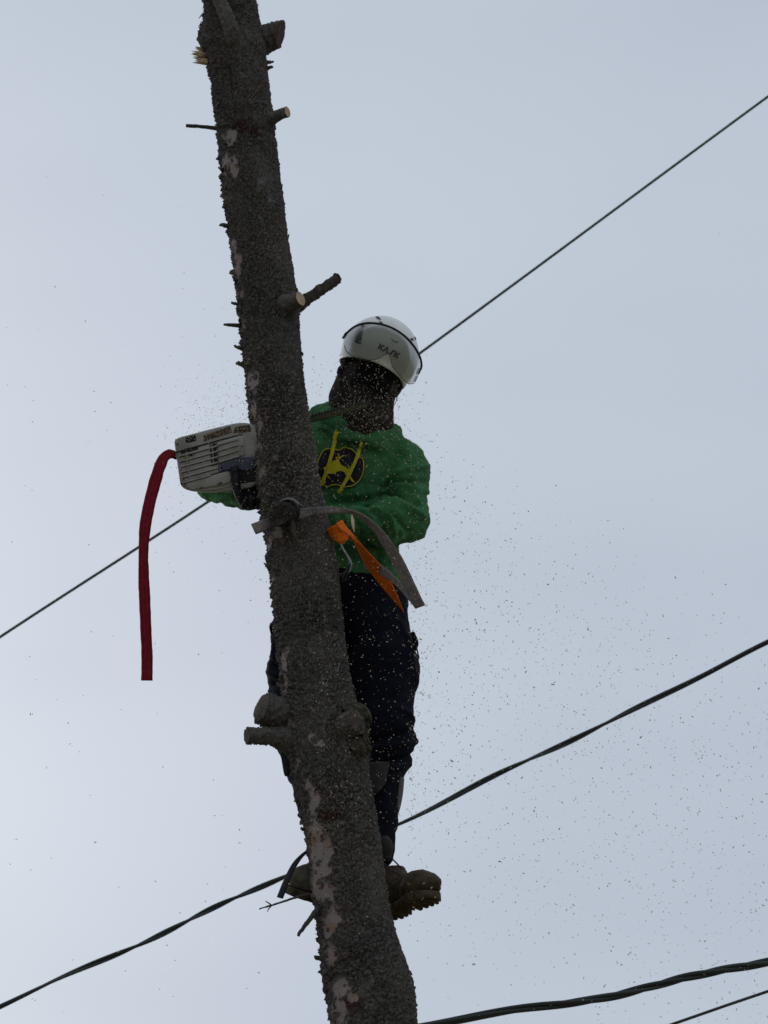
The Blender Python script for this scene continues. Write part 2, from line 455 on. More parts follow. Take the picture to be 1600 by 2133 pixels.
def webbing(name, c1, c2, stripes=5, fuzz=0.5):
    m = mat(name, c1, 0.92, None, None, spec=0.1, sheen=0.1)
    t = m.node_tree; b = t.nodes['Principled BSDF']
    uv = t.nodes.new('ShaderNodeUVMap')
    sp = t.nodes.new('ShaderNodeSeparateXYZ'); t.links.new(uv.outputs[0], sp.inputs[0])
    s1 = t.nodes.new('ShaderNodeMath'); s1.operation = 'MULTIPLY'; s1.inputs[1].default_value = stripes * 6.2832
    t.links.new(sp.outputs['Y'], s1.inputs[0])
    s2 = t.nodes.new('ShaderNodeMath'); s2.operation = 'SINE'; t.links.new(s1.outputs[0], s2.inputs[0])
    w1 = t.nodes.new('ShaderNodeMath'); w1.operation = 'MULTIPLY'; w1.inputs[1].default_value = 1500
    t.links.new(sp.outputs['X'], w1.inputs[0])
    w2 = t.nodes.new('ShaderNodeMath'); w2.operation = 'SINE'; t.links.new(w1.outputs[0], w2.inputs[0])
    co = t.nodes.new('ShaderNodeTexCoord')
    n = t.nodes.new('ShaderNodeTexNoise'); n.inputs['Scale'].default_value = 70; n.inputs['Detail'].default_value = 5
    t.links.new(co.outputs['Object'], n.inputs['Vector'])
    ad = t.nodes.new('ShaderNodeMath'); ad.operation = 'MULTIPLY_ADD'; ad.inputs[1].default_value = 0.16
    t.links.new(s2.outputs[0], ad.inputs[0]); t.links.new(n.outputs['Fac'], ad.inputs[2])
    r = t.nodes.new('ShaderNodeMapRange'); r.inputs['From Min'].default_value = 0.3; r.inputs['From Max'].default_value = 0.75
    t.links.new(ad.outputs[0], r.inputs['Value'])
    x = t.nodes.new('ShaderNodeMix'); x.data_type = 'RGBA'; t.links.new(r.outputs[0], x.inputs[0])
    x.inputs[6].default_value = (*c1, 1); x.inputs[7].default_value = (*c2, 1)
    t.links.new(x.outputs[2], b.inputs['Base Color'])
    ad2 = t.nodes.new('ShaderNodeMath'); ad2.operation = 'MULTIPLY_ADD'; ad2.inputs[1].default_value = 0.4
    t.links.new(w2.outputs[0], ad2.inputs[0]); t.links.new(ad.outputs[0], ad2.inputs[2])
    bp = t.nodes.new('ShaderNodeBump'); bp.inputs['Strength'].default_value = fuzz; bp.inputs['Distance'].default_value = 0.0015
    t.links.new(ad2.outputs[0], bp.inputs['Height']); t.links.new(bp.outputs[0], b.inputs['Normal'])
    return m
M['redweb'] = webbing('red_webbing', (0.125, 0.005, 0.010), (0.20, 0.010, 0.018), 3)
M['greyweb'] = webbing('grey_brown_webbing', (0.120, 0.098, 0.088), (0.235, 0.200, 0.182), 5, 0.8)
M['orangeweb'] = webbing('orange_webbing', (0.58, 0.105, 0.008), (0.74, 0.150, 0.012), 4, 0.4)
M['blackweb'] = webbing('black_webbing', (0.014, 0.013, 0.014), (0.03, 0.028, 0.028), 4)

def visor_mat():
    m = bpy.data.materials.new('clear_visor'); m.use_nodes = True
    t = m.node_tree; t.nodes.remove(t.nodes['Principled BSDF'])
    tr = t.nodes.new('ShaderNodeBsdfTransparent'); tr.inputs['Color'].default_value = (0.81, 0.815, 0.785, 1)
    gl = t.nodes.new('ShaderNodeBsdfGlossy'); gl.inputs['Roughness'].default_value = 0.25
    df = t.nodes.new('ShaderNodeBsdfDiffuse'); df.inputs['Color'].default_value = (0.3, 0.31, 0.3, 1)
    fr = t.nodes.new('ShaderNodeFresnel'); fr.inputs['IOR'].default_value = 1.35
    a = t.nodes.new('ShaderNodeMixShader'); a.inputs[0].default_value = 0.10
    t.links.new(tr.outputs[0], a.inputs[1]); t.links.new(df.outputs[0], a.inputs[2])
    b = t.nodes.new('ShaderNodeMixShader'); fm = t.nodes.new('ShaderNodeMath'); fm.operation = 'MULTIPLY'; fm.inputs[1].default_value = 0.3; t.links.new(fr.outputs[0], fm.inputs[0]); t.links.new(fm.outputs[0], b.inputs[0])
    t.links.new(a.outputs[0], b.inputs[1]); t.links.new(gl.outputs[0], b.inputs[2])
    t.links.new(b.outputs[0], t.nodes['Material Output'].inputs['Surface'])
    return m
M['visor'] = visor_mat()

# ------------------------------------------------------------------ ground
def build_ground():
    n = 60
    g = np.sign(np.linspace(-1, 1, n)) * np.abs(np.linspace(-1, 1, n)) ** 2.5 * 600
    X, Y = np.meshgrid(g, g, indexing='ij')
    P = np.stack([X.ravel(), Y.ravel() + 5, np.zeros(n * n)], -1)
    r = np.hypot(P[:, 0], P[:, 1] - 5.6)
    P[:, 2] = fbm(P * 0.12, 3, 5) * 0.25 * sstep(2, 12, r)
    i = np.arange(n - 1)[:, None]; j = np.arange(n - 1)[None, :]
    Fq = np.stack([i * n + j, (i + 1) * n + j, (i + 1) * n + j + 1, i * n + j + 1], -1).reshape(-1, 4)
    o = mk('ground', P, Fq, M['ground'])
    tag(o, None, None, kind='structure')
build_ground()

# ------------------------------------------------------------------ tree
TY = 5.65
TAB = [(-420, 372, 470), (-200, 398, 502), (0, 425, 536), (60, 424, 545), (130, 433, 558), (200, 443, 566), (300, 455, 577), (400, 465, 589),
       (500, 478, 601), (600, 489, 618), (700, 501, 628), (800, 511, 637), (900, 522, 650), (1000, 536, 665),
       (1100, 551, 690), (1200, 564, 707), (1300, 573, 718), (1400, 584, 731), (1500, 594, 748), (1580, 604, 762),
       (1650, 618, 777), (1750, 636, 795), (1850, 650, 807), (1950, 663, 824), (2000, 670, 842), (2050, 676, 858), (2133, 690, 869)]
ax = []
for py, l, r in TAB:
    c = (l + r) / 2; P = U(c, py, TY); ax.append((P[2], P[0], (r - l) / 2 * MPP(c, py, TY) * 0.97))
zb, xb, rb = ax[-1]
for dz, dx, rr in [(0.5, 0.065, 0.128), (1.2, 0.135, 0.137), (2.2, 0.21, 0.15), (zb - 0.18, 0.235, 0.185), (zb + 0.15, 0.24, 0.27)]:
    ax.append((zb - dz, xb + dx, rr))
ax = np.array(sorted(ax))
def axis_at(z):
    return np.interp(z, ax[:, 0], ax[:, 1]), np.interp(z, ax[:, 0], ax[:, 2])
# smooth the axis
_zz = np.linspace(ax[0, 0], ax[-1, 0], 900)
_xx, _rr = axis_at(_zz)
_k = np.hanning(31); _k /= _k.sum()
_xs = np.convolve(np.pad(_xx, 15, mode='reflect', reflect_type='odd'), _k, 'valid')
_rs = np.convolve(np.pad(_rr, 15, mode='reflect', reflect_type='odd'), _k, 'valid')
def axis_s(z): return np.interp(z, _zz, _xs), np.interp(z, _zz, _rs)
def trunk_front(px, py, off=0.0):
    """point on the camera side of the trunk under a photo pixel"""
    Y = TY
    for _ in range(6):
        P = U(px, py, Y); x, r = axis_s(P[2])
        dx = np.clip((P[0] - x) / r, -0.999, 0.999)
        Y = TY - r * math.sqrt(1 - dx * dx)
    P = U(px, py, Y - off); return P

# peeled patches (photo px): x, y, half-width, half-height, tilt, warm
PEEL = [(478, 288, 13, 17, 0, 0), (489, 350, 11, 22, 0, 1), (466, 345, 7, 32, 0, 0), (484, 520, 8, 26, 0, 0), (494, 560, 9, 30, 0.1, 0),
        (501, 610, 9, 14, 0, 0), (503, 672, 9, 16, 0, 0), (522, 795, 13, 26, 0.1, 1), (527, 850, 9, 22, 0.1, 0), (536, 905, 8, 40, 0.1, 0),
        (545, 985, 8, 20, 0.1, 0), (539, 940, 6, 30, 0.1, 0), (572, 1118, 22, 13, -0.9, 0), (556, 1135, 7, 18, 0, 0), (567, 1205, 8, 20, 0, 0),
        (592, 1385, 11, 26, 0.15, 0), (594, 1430, 6, 16, 0.1, 0), (600, 1490, 6, 16, 0.2, 0), (609, 1503, 8, 12, 0.2, 0), (655, 1540, 8, 12, -0.5, 1), (668, 1549, 11, 6, 0.5, 1),
        (619, 1590, 9, 16, 0.2, 0), (650, 1640, 15, 22, 0, 0), (656, 1665, 19, 22, 0, 0), (648, 1698, 13, 18, 0, 0), (655, 1728, 20, 26, 0, 1), (662, 1765, 24, 30, 0.1, 0),
        (668, 1812, 22, 24, 0.1, 1), (676, 1860, 24, 28, 0.1, 0), (688, 1905, 22, 24, 0.1, 0), (686, 1935, 14, 15, 0.1, 0), (690, 1988, 13, 24, 0, 1),
        (715, 2055, 22, 18, -0.7, 0), (708, 2105, 22, 30, 0, 0), (735, 2080, 14, 12, 0, 1), (700, 2125, 12, 20, 0, 0)]
LICHEN = [(500, 155, 9, 7), (545, 380, 9, 14), (645, 1055, 24, 11), (632, 1388, 8, 8), (700, 1392, 18, 5), (695, 1855, 8, 8), (690, 1205, 8, 7), (560, 420, 10, 18)]
RUST = [(505, 260, 20, 18), (525, 270, 18, 16), (745, 1560, 22, 20), (735, 2090, 26, 18), (690, 1060, 16, 9), (690, 1700, 25, 14)]
MOSS = [(745, 1530, 22, 38), (760, 1500, 16, 20)]
BULGE = [(430, 78, 22, 0.016, 30), (555, 80, 30, 0.012, 26), (480, 75, 24, 0.014, 30), (565, 245, 20, 0.010, 18), (612, 630, 26, 0.012, 26), (588, 1075, 30, 0.012, 26),
         (590, 1500, 40, 0.016, 40), (590, 1545, 35, 0.014, 30), (750, 1510, 32, 0.022, 40), (735, 1560, 40, 0.010, 40), (655, 1850, 26, 0.008, 26), (858, 2060, 40, 0.010, 60), (740, 2085, 30, 0.012, 24)]
CRACK = [(478, 140), (482, 165), (481, 190), (486, 215), (488, 235)]

def build_trunk(root):
    ztop = ax[-1, 0]; zf0, zf1 = 2.75, U(480, -40, TY)[2]
    zs = np.concatenate([np.arange(0 - 0.15, zf0, 0.014), np.arange(zf0, zf1, 0.0029), np.arange(zf1, ztop, 0.014), [ztop]])
    xs, rs = axis_s(zs)
    nf, nb = 250, 60
    tf = np.linspace(-math.pi - 0.35, 0.35, nf); tb = np.linspace(0.35, math.pi - 0.35, nb + 2)[1:-1]
    th = np.concatenate([tf, tb]); K = len(th); n = len(zs)
    TH, ZI = np.meshgrid(th, np.arange(n)); TH = TH.ravel(); ZI = ZI.ravel()
    z = zs[ZI]; x0 = xs[ZI]; r0 = rs[ZI]
    dxdz = np.gradient(xs, zs)[ZI]
    cosl = 1 / np.sqrt(1 + dxdz ** 2)
    dirx = np.cos(TH) * cosl; dirz = -np.cos(TH) * dxdz * cosl; diry = np.sin(TH)
    D = np.stack([dirx, diry, dirz], -1)
    P = np.stack([x0, np.full_like(z, TY), z], -1) + D * r0[:, None]
    px, py = proj(P)
    front = (TH > -math.pi - 0.12) & (TH < 0.12)
    h = fbm(P * np.array([9, 9, 5]), 3, 1) * 0.006
    for (bx, by, bw, amp, bh) in BULGE:
        h = h + front * amp * np.exp(-((px - bx) / bw) ** 2 - ((py - by) / bh) ** 2)
    # scaly plates, wider than tall, broken up by warping
    wa = fbm(P * 38, 3, 21); wb = fbm(P * 38 + 5, 3, 22)
    N1 = 34
    u = np.mod((TH + math.pi) / (2 * math.pi), 1) * N1 + wa * 1.7
    v = z / 0.012 + wb * 1.7
    f1, f2, cid = worley2(u, v, N1, 31)
    pl = sstep(0.02, 0.30, f2 - f1)
    N2 = 88
    u2 = np.mod((TH + math.pi) / (2 * math.pi), 1) * N2 + wb * 2.6; v2 = z / 0.0052 + wa * 2.8
    g1, g2, cid2 = worley2(u2, v2, N2, 51)
    pl2 = sstep(0.0, 0.35, g2 - g1)
    rough = fbm(P * 150, 3, 61)
    coarse = sstep(-0.25, 0.35, fbm(P * np.array([6, 6, 4]) + 3, 2, 77))       # some zones scalier than others
    fis = np.abs(fbm(P * np.array([17, 17, 4.5]) + 9, 3, 141)); zone = sstep(0.05, 0.35, fbm(P * 3.2 + 7, 2, 142))
    fissure = sstep(0.05, 0.0, fis) * (0.25 + 0.75 * zone)
    hor = sstep(0.05, 0.0, np.abs(fbm(P * np.array([7, 7, 26]) + 2, 3, 143))) * sstep(0.0, 0.4, fbm(P * 4 + 3, 2, 144))
    bark = -0.0055 * fissure - 0.004 * hor + (0.40 + 0.60 * coarse) * (0.55 + 0.45 * sstep(-0.5, -2.2, TH)) * (pl * (0.0020 + 0.0080 * cid) - 0.0035) + (0.0012 + 0.0024 * sstep(-0.6, -2.4, TH)) * pl2 * (0.2 + cid2) - 0.001 + 0.0026 * rough + 0.003 * coarse * np.clip(fbm(P * np.array([70, 70, 120]), 3, 145), -0.3, 1)
    bark = bark - 0.0065 * (1 - sstep(0.0, 0.16, f2 - f1 + 0.05 * rough)) * sstep(-0.45, 0.25, fbm(P * 11 + 4, 2, 151)) - 0.0020 * (1 - sstep(0.0, 0.22, g2 - g1))
    # the bark is looser on the left edge
    leftish = sstep(-2.2, -3.0, TH) * front
    bark = bark + leftish * 0.014 * np.clip(fbm(P * 45, 3, 71), -0.2, 1) * sstep(-0.1, 0.4, fbm(P * 9, 2, 73))
    # peeled strips
    ed = fbm(P * np.array([34, 34, 26]), 4, 81, 0.6) * 2.0 + fbm(P * 150, 2, 82) * 0.4
    pe = np.zeros(len(P))
    for (cx, cy, hw, hh, ti, warm) in PEEL:
        dx = px - cx; dy = py - cy
        a = dx * math.cos(ti) + dy * math.sin(ti); b = -dx * math.sin(ti) + dy * math.cos(ti)
        d = np.sqrt((a / hw) ** 2 + (b / hh) ** 2) + ed * 0.50
        pe = np.maximum(pe, sstep(1.03, 0.93, d))
    pe *= front; pe *= 1 - 0.95 * sstep(0.22, 0.32, fbm(P * np.array([48, 48, 60]), 3, 147))
    lip = np.clip(pe * (1 - pe) * 4, 0, 1)
    h = h + bark * (1 - pe) + pe * (-0.0030 + 0.0006 * rough + 0.0010 * fbm(P * np.array([20, 20, 90]), 2, 88)) + lip * 0.0034 * (0.4 + np.clip(fbm(P * 90, 2, 146) + 0.4, 0, 1))
    cp = catmull(np.array([(a, b, 0) for a, b in CRACK]), 40)[:, :2]
    dcr = np.min(np.hypot(px[:, None][front] - cp[None, :, 0], (py[:, None][front] - cp[None, :, 1])), axis=1) if front.any() else 0
    cr_ = np.zeros(len(P)); cr_[front] = np.exp(-(dcr / 3.0) ** 2)
    h = h - 0.012 * cr_
    # flare at the root
    flare = sstep(0.5, 0.0, z); h = h + flare * 0.05 * (0.5 + 0.5 * np.cos(TH * 5 + 0.7)) 
    P = P + D * h[:, None]
    def blob(lst, seed):
        m_ = np.zeros(len(P)); e = fbm(P * 80, 3, seed)
        for (cx, cy, hw, hh) in lst:
            d = np.hypot((px - cx) / hw, (py - cy) / hh) + e * 0.8
            m_ = np.maximum(m_, sstep(1.1, 0.5, d))
        return m_ * front
    moss = blob(MOSS, 91) * 0.85; rust = blob(RUST, 92) * 0.8
    lich = blob(LICHEN, 93) * sstep(-0.1, 0.25, fbm(P * 130, 2, 94)) * 0.8
    speck = sstep(0.52, 0.7, fbm(P * 95, 2, 95)) * sstep(0.0, 0.4, fbm(P * 7, 2, 96)) * 0.35
    lich = np.maximum(lich, speck)
    i = np.arange(n - 1)[:, None]; j = np.arange(K)[None, :]
    Fq = np.stack([i * K + j, i * K + (j + 1) % K, (i + 1) * K + (j + 1) % K, (i + 1) * K + j], -1).reshape(-1, 4)
    top = np.array([[xs[-1], TY, zs[-1] + 0.004]]); ti_ = len(P)
    cap = np.stack([np.full(K, ti_), (n - 1) * K + np.arange(K), (n - 1) * K + (np.arange(K) + 1) % K, np.full(K, ti_)], -1)
    P2 = np.vstack([P, top]); z1 = np.zeros(1)
    o = mk('trunk', P2, Fq, M['bark'], root, attrs={'peel': np.append(pe, 0), 'moss': np.append(moss, 0), 'rust': np.append(rust, 0), 'lichen': np.append(lich, 0)})
    ring = P[-K:]; V = np.vstack([ring + np.array([0, 0, 0.001]), top])
    mk('cut_top', V, [(K, q, (q + 1) % K) for q in range(K)], M['cut'], root)
    return P, TH, px, py, front, D

tree = thing('conifer_tree', (float(axis_s(0.0)[0]), TY, 0.0), 'tall leaning limbed conifer trunk with rough dark bark, peeled patches and sawn branch stubs', 'tree')
TP, TTH, TPX, TPY, TFR, TD = build_trunk(tree)

def stub(pts, rpx, cap='oldcut', m='bark', n=44, k=44, rough=0.007, rs=130, seed=0, tilt=None, name='branch_stub', facename='cut_face', capbulge=0.0):
    """pts: list of (px, py, Y); rpx: radii in photo pixels"""
    W = [U(*p) for p in pts]; R = [r * MPP(*p) for r, p in zip(rpx, pts)]
    V, f = tube_arrays(W, R, n=n, k=k, cap=False, rough=rough * 1.5, rscale=rs, seed=seed, tilt=tilt)
    zero = np.zeros(len(V))
    mossy = zero
    o = mk(name, V, f, M[m], tree)
    ring = V[-k:]; c = ring.mean(0)
    T = c - V[-3 * k:-2 * k].mean(0); T /= np.linalg.norm(T)
    rings = [ring * 0.97 + c * 0.03 + T * 0.0005]; fs = []
    for q, s in enumerate((0.7, 0.4)):
        rr = c + (ring - c) * s + T * (capbulge * (1 - s * s))
        rr = rr + T[None, :] * (fbm(rr * 120, 3, seed + 5) * 0.0015)[:, None]
        rings.append(rr)
    VV = np.vstack(rings + [c[None, :] + T * capbulge])
    for a in range(2):
        for j in range(k):
            fs.append((a * k + j, a * k + (j + 1) % k, (a + 1) * k + (j + 1) % k, (a + 1) * k + j))
    for j in range(k): fs.append((2 * k + j, 2 * k + (j + 1) % k, 3 * k))
    mk(facename, VV, fs, M[cap], o)
    return o

FY = TY - 0.08
# upper limbs
stub([(500, 110, 5.585), (486, 78, 5.545), (478, 50, 5.535), (462, 10, 5.54), (440, -50, 5.52)], [24, 17, 15, 14, 14], seed=1, n=40)
stub([(522, 92, 5.66), (556, 80, 5.64), (572, 74, 5.63), (585, 70, 5.62)], [36, 29, 27, 26], seed=2, tilt=(0.95, -0.10, -0.32), cap='oldcut')
stub([(545, 258, 5.63), (566, 247, 5.60), (582, 239, 5.575), (599, 233, 5.56)], [20, 14, 11.5, 11.5], cap='cut', seed=3, rough=0.002, tilt=(0.85, -0.5, 0.0))
stub([(456, 268, 5.65), (440, 266, 5.65), (415, 263, 5.64), (388, 262, 5.63)], [5, 4.2, 3.8, 4], m='twig', cap='twig', rough=0.0014, seed=4, k=10, name='twig')
stub([(585, 640, 5.62), (603, 633, 5.56), (616, 627, 5.53), (626, 622, 5.515)], [28, 20, 17, 15.5], cap='cut', seed=5, rough=0.002, tilt=(0.80, -0.6, 0.05))
stub([(615, 640, 5.68), (642, 622, 5.70), (672, 602, 5.715), (704, 579, 5.73)], [16, 12, 11, 11], cap='oldcut', seed=6, rough=0.006, m='twig', capbulge=0.004)
stub([(500, 678, 5.64), (484, 677, 5.63), (466, 676, 5.625)], [5, 4, 2.2], m='twig', cap='twig', rough=0.001, seed=7, k=8, n=12, name='twig')
stub([(443, 95, 5.66), (428, 78, 5.64), (420, 72, 5.62)], [24, 19, 8], seed=8, rough=0.006)
# knot the strap is hitched on
stub([(604, 1062, 5.60), (594, 1068, 5.53), (587, 1071, 5.50), (581, 1073, 5.475)], [34, 27, 24, 22], cap='knot', m='knot', seed=9, rough=0.006, tilt=(-0.25, -0.95, -0.2), capbulge=-0.006)
stub([(606, 1085, 5.515), (612, 1108, 5.505), (621, 1127, 5.505), (631, 1144, 5.51)], [6.5, 4.5, 2.6, 1.4], m='twig', cap='twig', rough=0.001, seed=10, k=8, n=18, name='twig')
# whorl lower down
stub([(612, 1512, 5.66), (582, 1492, 5.62), (562, 1482, 5.585), (545, 1475, 5.565)], [50, 38, 34, 31], cap='bark', seed=11, rough=0.009, tilt=(-0.80, -0.52, 0.15), capbulge=0.014)
stub([(622, 1545, 5.64), (590, 1538, 5.60), (560, 1534, 5.575), (514, 1532, 5.55)], [40, 25, 18.5, 17], cap='oldcut', seed=12, rough=0.006)
o = stub([(728, 1505, 5.60), (748, 1492, 5.60), (764, 1484, 5.60)], [40, 26, 21], cap='olive_bark', seed=13, rough=0.011, m='olive_bark', capbulge=0.008)
stub([(725, 1520, 5.58), (733, 1506, 5.53), (737, 1500, 5.51)], [34, 24, 17], cap='oldcut', seed=14, rough=0.010)
stub([(738, 1560, 5.585), (756, 1548, 5.575), (764, 1542, 5.575)], [30, 22, 14], cap='olive_bark', seed=15, rough=0.011, m='olive_bark', capbulge=0.006)
# dead twigs by the left boot
stub([(645, 1862, 5.60), (612, 1871, 5.56), (575, 1883, 5.53), (541, 1893, 5.50)], [3.2, 2.6, 2.2, 1.5], m='twig', cap='twig', rough=0.0008, seed=16, k=8, n=20, name='twig')
stub([(566, 1886, 5.53), (558, 1880, 5.52), (553, 1877, 5.515)], [1.6, 1.3, 0.8], m='twig', cap='twig', rough=0.0003, seed=17, k=6, n=8, name='twig')
stub([(566, 1886, 5.53), (560, 1893, 5.52), (557, 1899, 5.515)], [1.6, 1.3, 0.8], m='twig', cap='twig', rough=0.0003, seed=18, k=6, n=8, name='twig')
stub([(664, 1892, 5.60), (648, 1912, 5.58), (634, 1930, 5.57), (621, 1948, 5.56)], [7, 5.5, 4.5, 3.4], m='twig', cap='twig', rough=0.002, seed=19, k=10, n=22, name='twig')

# torn fibres at the upper left knot
arr = []
for q in range(15):
    t = q / 14.0
    a = U(432, 104 + 30 * t, 5.66 - 0.03 * random.random())
    ln = random.uniform(0.7, 1.05) * (1 - 0.35 * abs(t - 0.4))
    b = U(430 - 36 * ln, 98 + 34 * t - 2 + random.uniform(-3, 3), 5.62 + random.uniform(-0.02, 0.02))
    arr.append(tube_arrays([a, (a + b) / 2 + np.array([0, 0, random.uniform(-.003, .003)]), b], [0.0042, 0.0038, 0.0006], n=8, k=5))
V, f = join(arr)
mk('torn_wood', V, f, M['splint'], tree, smooth=False)

# loose curled flakes of bark, mostly along the left edge
def build_flakes():
    arr = []
    cand = np.where(TFR & (TPY > -20) & (TPY < 2140))[0]
    nz_ = fbm(TP[cand] * np.array([7, 7, 7]), 2, 131)
    th = TTH[cand]
    wgt = np.where(th < -2.6, 1.0, np.where(th > -0.35, 0.22, 0.05)) * (0.15 + sstep(-0.1, 0.35, nz_))
    wgt /= wgt.sum()
    for ci in RNG.choice(cand, 620, p=wgt, replace=False):
        P = TP[ci]; d = TD[ci]; side = np.cross(d, [0, 0, 1.0]); up = np.cross(side, d)
        ang = RNG.uniform(0, 6.28); e1 = side * math.cos(ang) + up * math.sin(ang); e2 = np.cross(d, e1)
        s = RNG.uniform(0.003, 0.008) * (1.5 if RNG.random() < 0.12 else 1)
        lift = RNG.uniform(0.1, 0.9) if TTH[ci] < -2.6 else RNG.uniform(0, 0.5)
        a = P - e1 * s - e2 * s * .7 - d * .001; b = P - e1 * s + e2 * s * .6 - d * .001
        m1 = P - e2 * s * .9 + d * s * lift * .6; m2 = P + e2 * s * .8 + d * s * lift * .7
        c_ = P + e1 * s * .9 - e2 * s * .5 + d * s * lift * 1.5; d_ = P + e1 * s * 1.1 + e2 * s * .4 + d * s * lift * 1.8
        t_ = d * 0.0016
        V = [a, b, m2, d_, c_, m1]; V = V + [v - t_ for v in V]
        arr.append((np.array(V), [(0, 1, 2, 5), (5, 2, 3, 4), (7, 6, 11, 8), (8, 11, 10, 9), (0, 5, 11, 6), (5, 4, 10, 11), (4, 3, 9, 10), (3, 2, 8, 9), (2, 1, 7, 8), (1, 0, 6, 7)]))
    V, f = join(arr)
    o = mk('bark_flakes', V, f, M['bark'], tree, smooth=False); o['kind'] = 'stuff'
build_flakes()
for (x, y, s) in [(462, 368, 1.0), (468, 432, 0.9), (463, 468, 1.2), (492, 722, .9), (497, 757, 1.2), (487, 632, 0.8), (556, 1165, 0.8), (619, 1670, .9), (630, 1690, .9), (632, 1728, .9), (661, 1995, 1.1), (668, 2025, .9), (455, 330, 1.0), (565, 140, .9), (566, 128, .8)]:
    sg = 1 if x > 560 and y < 200 else -1
    a = U(x - sg * 14, y + 3, 5.64); b = U(x, y, 5.63); c = U(x + sg * 4 * s, y + random.uniform(-3, 3), 5.62)
    V, f = tube_arrays([a, b, c], [0.007 * s, 0.0052 * s, 0.0028], n=14, k=9, rough=0.006, rscale=190, seed=int(x + y))
    mk('bark_scale', V, f, M['bark'], tree, smooth=False)

# ------------------------------------------------------------------ person
PB = U(702, 1900, 5.85)
person = thing('person', PB, 'climber in white helmet, dark face covering and green hooded sweatshirt sawing behind the trunk', 'person')
px_ = lambda x, y, Y, r: (U(x, y, Y), r * MPP(x, y, Y))

# -- head frame
Hc = U(783, 775, 5.90)                                  # head centre (between the ears)
view = -ray(783, 775); view /= np.linalg.norm(view)
roll = math.radians(24)
h_up0 = UPV * math.cos(roll) + RIG * math.sin(roll)
h_fw = view - h_up0 * (view @ h_up0); h_fw /= np.linalg.norm(h_fw)
h_rt = np.cross(h_up0, h_fw)                            # image right
# the head is seen slightly from below and turned a touch
pit = math.radians(9)
h_f = h_fw * math.cos(pit) + h_up0 * math.sin(pit) * 1.0
h_u = np.cross(h_f, h_rt); h_u /= np.linalg.norm(h_u)
yaw = math.radians(4)
h_f2 = h_f * math.cos(yaw) + h_rt * math.sin(yaw); h_r = np.cross(h_u, h_f2); h_f = h_f2
HM = np.stack([h_r, h_f, h_u])                          # rows: right, forward, up
def HL(x, f, u): return Hc + h_r * x + h_f * f + h_u * u

def sd_head(P, grow=0.0):
    q = (P - Hc) @ HM.T                                  # x right, y forward, z up
    I3 = np.eye(3)
    d = sd_ell(q, (0, 0.00, 0.035), I3, (0.080 + grow, 0.100 + grow, 0.098 + grow))
    d = smin(d, sd_ell(q, (0, 0.028, -0.055), I3, (0.066 + grow, 0.074 + grow, 0.082 + grow)), 0.03)
    d = smin(d, sd_caps(q, (0, 0.093, 0.000), (0, 0.112, -0.042), 0.009 + grow, 0.015 + grow), 0.012)   # nose
    d = smin(d, sd_caps(q, (-0.035, 0.080, 0.014), (0.035, 0.080, 0.014), 0.016 + grow, 0.016 + grow), 0.02)  # brow
    d = smin(d, sd_caps(q, (-0.018, 0.088, -0.082), (0.018, 0.088, -0.082), 0.012 + grow, 0.012 + grow), 0.014)  # mouth
    d = smin(d, sd_caps(q, (-0.012, 0.080, -0.118), (0.012, 0.080, -0.118), 0.016 + grow, 0.016 + grow), 0.02)   # chin
    for s in (-1, 1):
        d = smin(d, sd_caps(q, (s * 0.048, 0.066, -0.038), (s * 0.036, 0.075, -0.048), 0.02 + grow, 0.018 + grow), 0.025)
        d = smin(d, sd_ell(q, (s * 0.084, -0.008, -0.01), I3, (0.010 + grow, 0.020 + grow, 0.032 + grow)), 0.01)
    for s in (-1, 1):
        d = -smin(-d, sd_ell(q, (s * 0.032, 0.103 + grow, -0.012), I3, (0.019, 0.014, 0.012)), 0.012)
    return d
NECKB = U(757, 925, 5.985); NECKT = HL(0, -0.005, -0.10)

# -- joint layout (photo px, distance)
J = dict(neck=(757, 925, 5.99), chest=(742, 1000, 6.03), waist=(712, 1150, 6.07), pelvis=(707, 1240, 6.09),
         shR=(833, 975, 6.03), elR=(846, 1080, 5.96), wrR=(690, 1078, 5.80), haR=(655, 1072, 5.79),
         shL=(658, 968, 6.03), elL=(452, 1010, 5.93), wrL=(524, 1035, 5.745), haL=(540, 1040, 5.70),
         hipR=(775, 1265, 6.09), knR=(806, 1530, 5.97), anR=(796, 1790, 5.83),
         hipL=(645, 1265, 6.09), knL=(628, 1520, 5.95), anL=(676, 1800, 5.82))
W = {k: U(*v) for k, v in J.items()}
s0 = MPP(760, 1100, 6.0)

def sd_torso(P, g):
    I3 = np.eye(3)
    ax_ = W['neck'] - W['pelvis']; ax_ = ax_ / np.linalg.norm(ax_)
    fw = np.array([0, -1.0, 0]); fw = fw - ax_ * (fw @ ax_); fw /= np.linalg.norm(fw); rt = np.cross(fw, ax_)
    MM = np.stack([rt, fw, ax_])
    d = sd_ell(P, U(742, 1020, 6.04), MM, (0.175 + g, 0.118 + g, 0.165 + g))
    d = smin(d, sd_ell(P, U(712, 1150, 6.07), MM, (0.178 + g, 0.118 + g, 0.17 + g)), 0.08)
    d = smin(d, sd_caps(P, W['shL'], W['shR'], 0.072 + g, 0.072 + g), 0.08)
    d = smin(d, sd_caps(P, U(740, 925, 6.01), W['shL'], 0.085 + g, 0.07 + g), 0.05)
    d = smin(d, sd_caps(P, U(755, 930, 6.01), W['shR'], 0.080 + g, 0.07 + g), 0.05)
    return d, MM
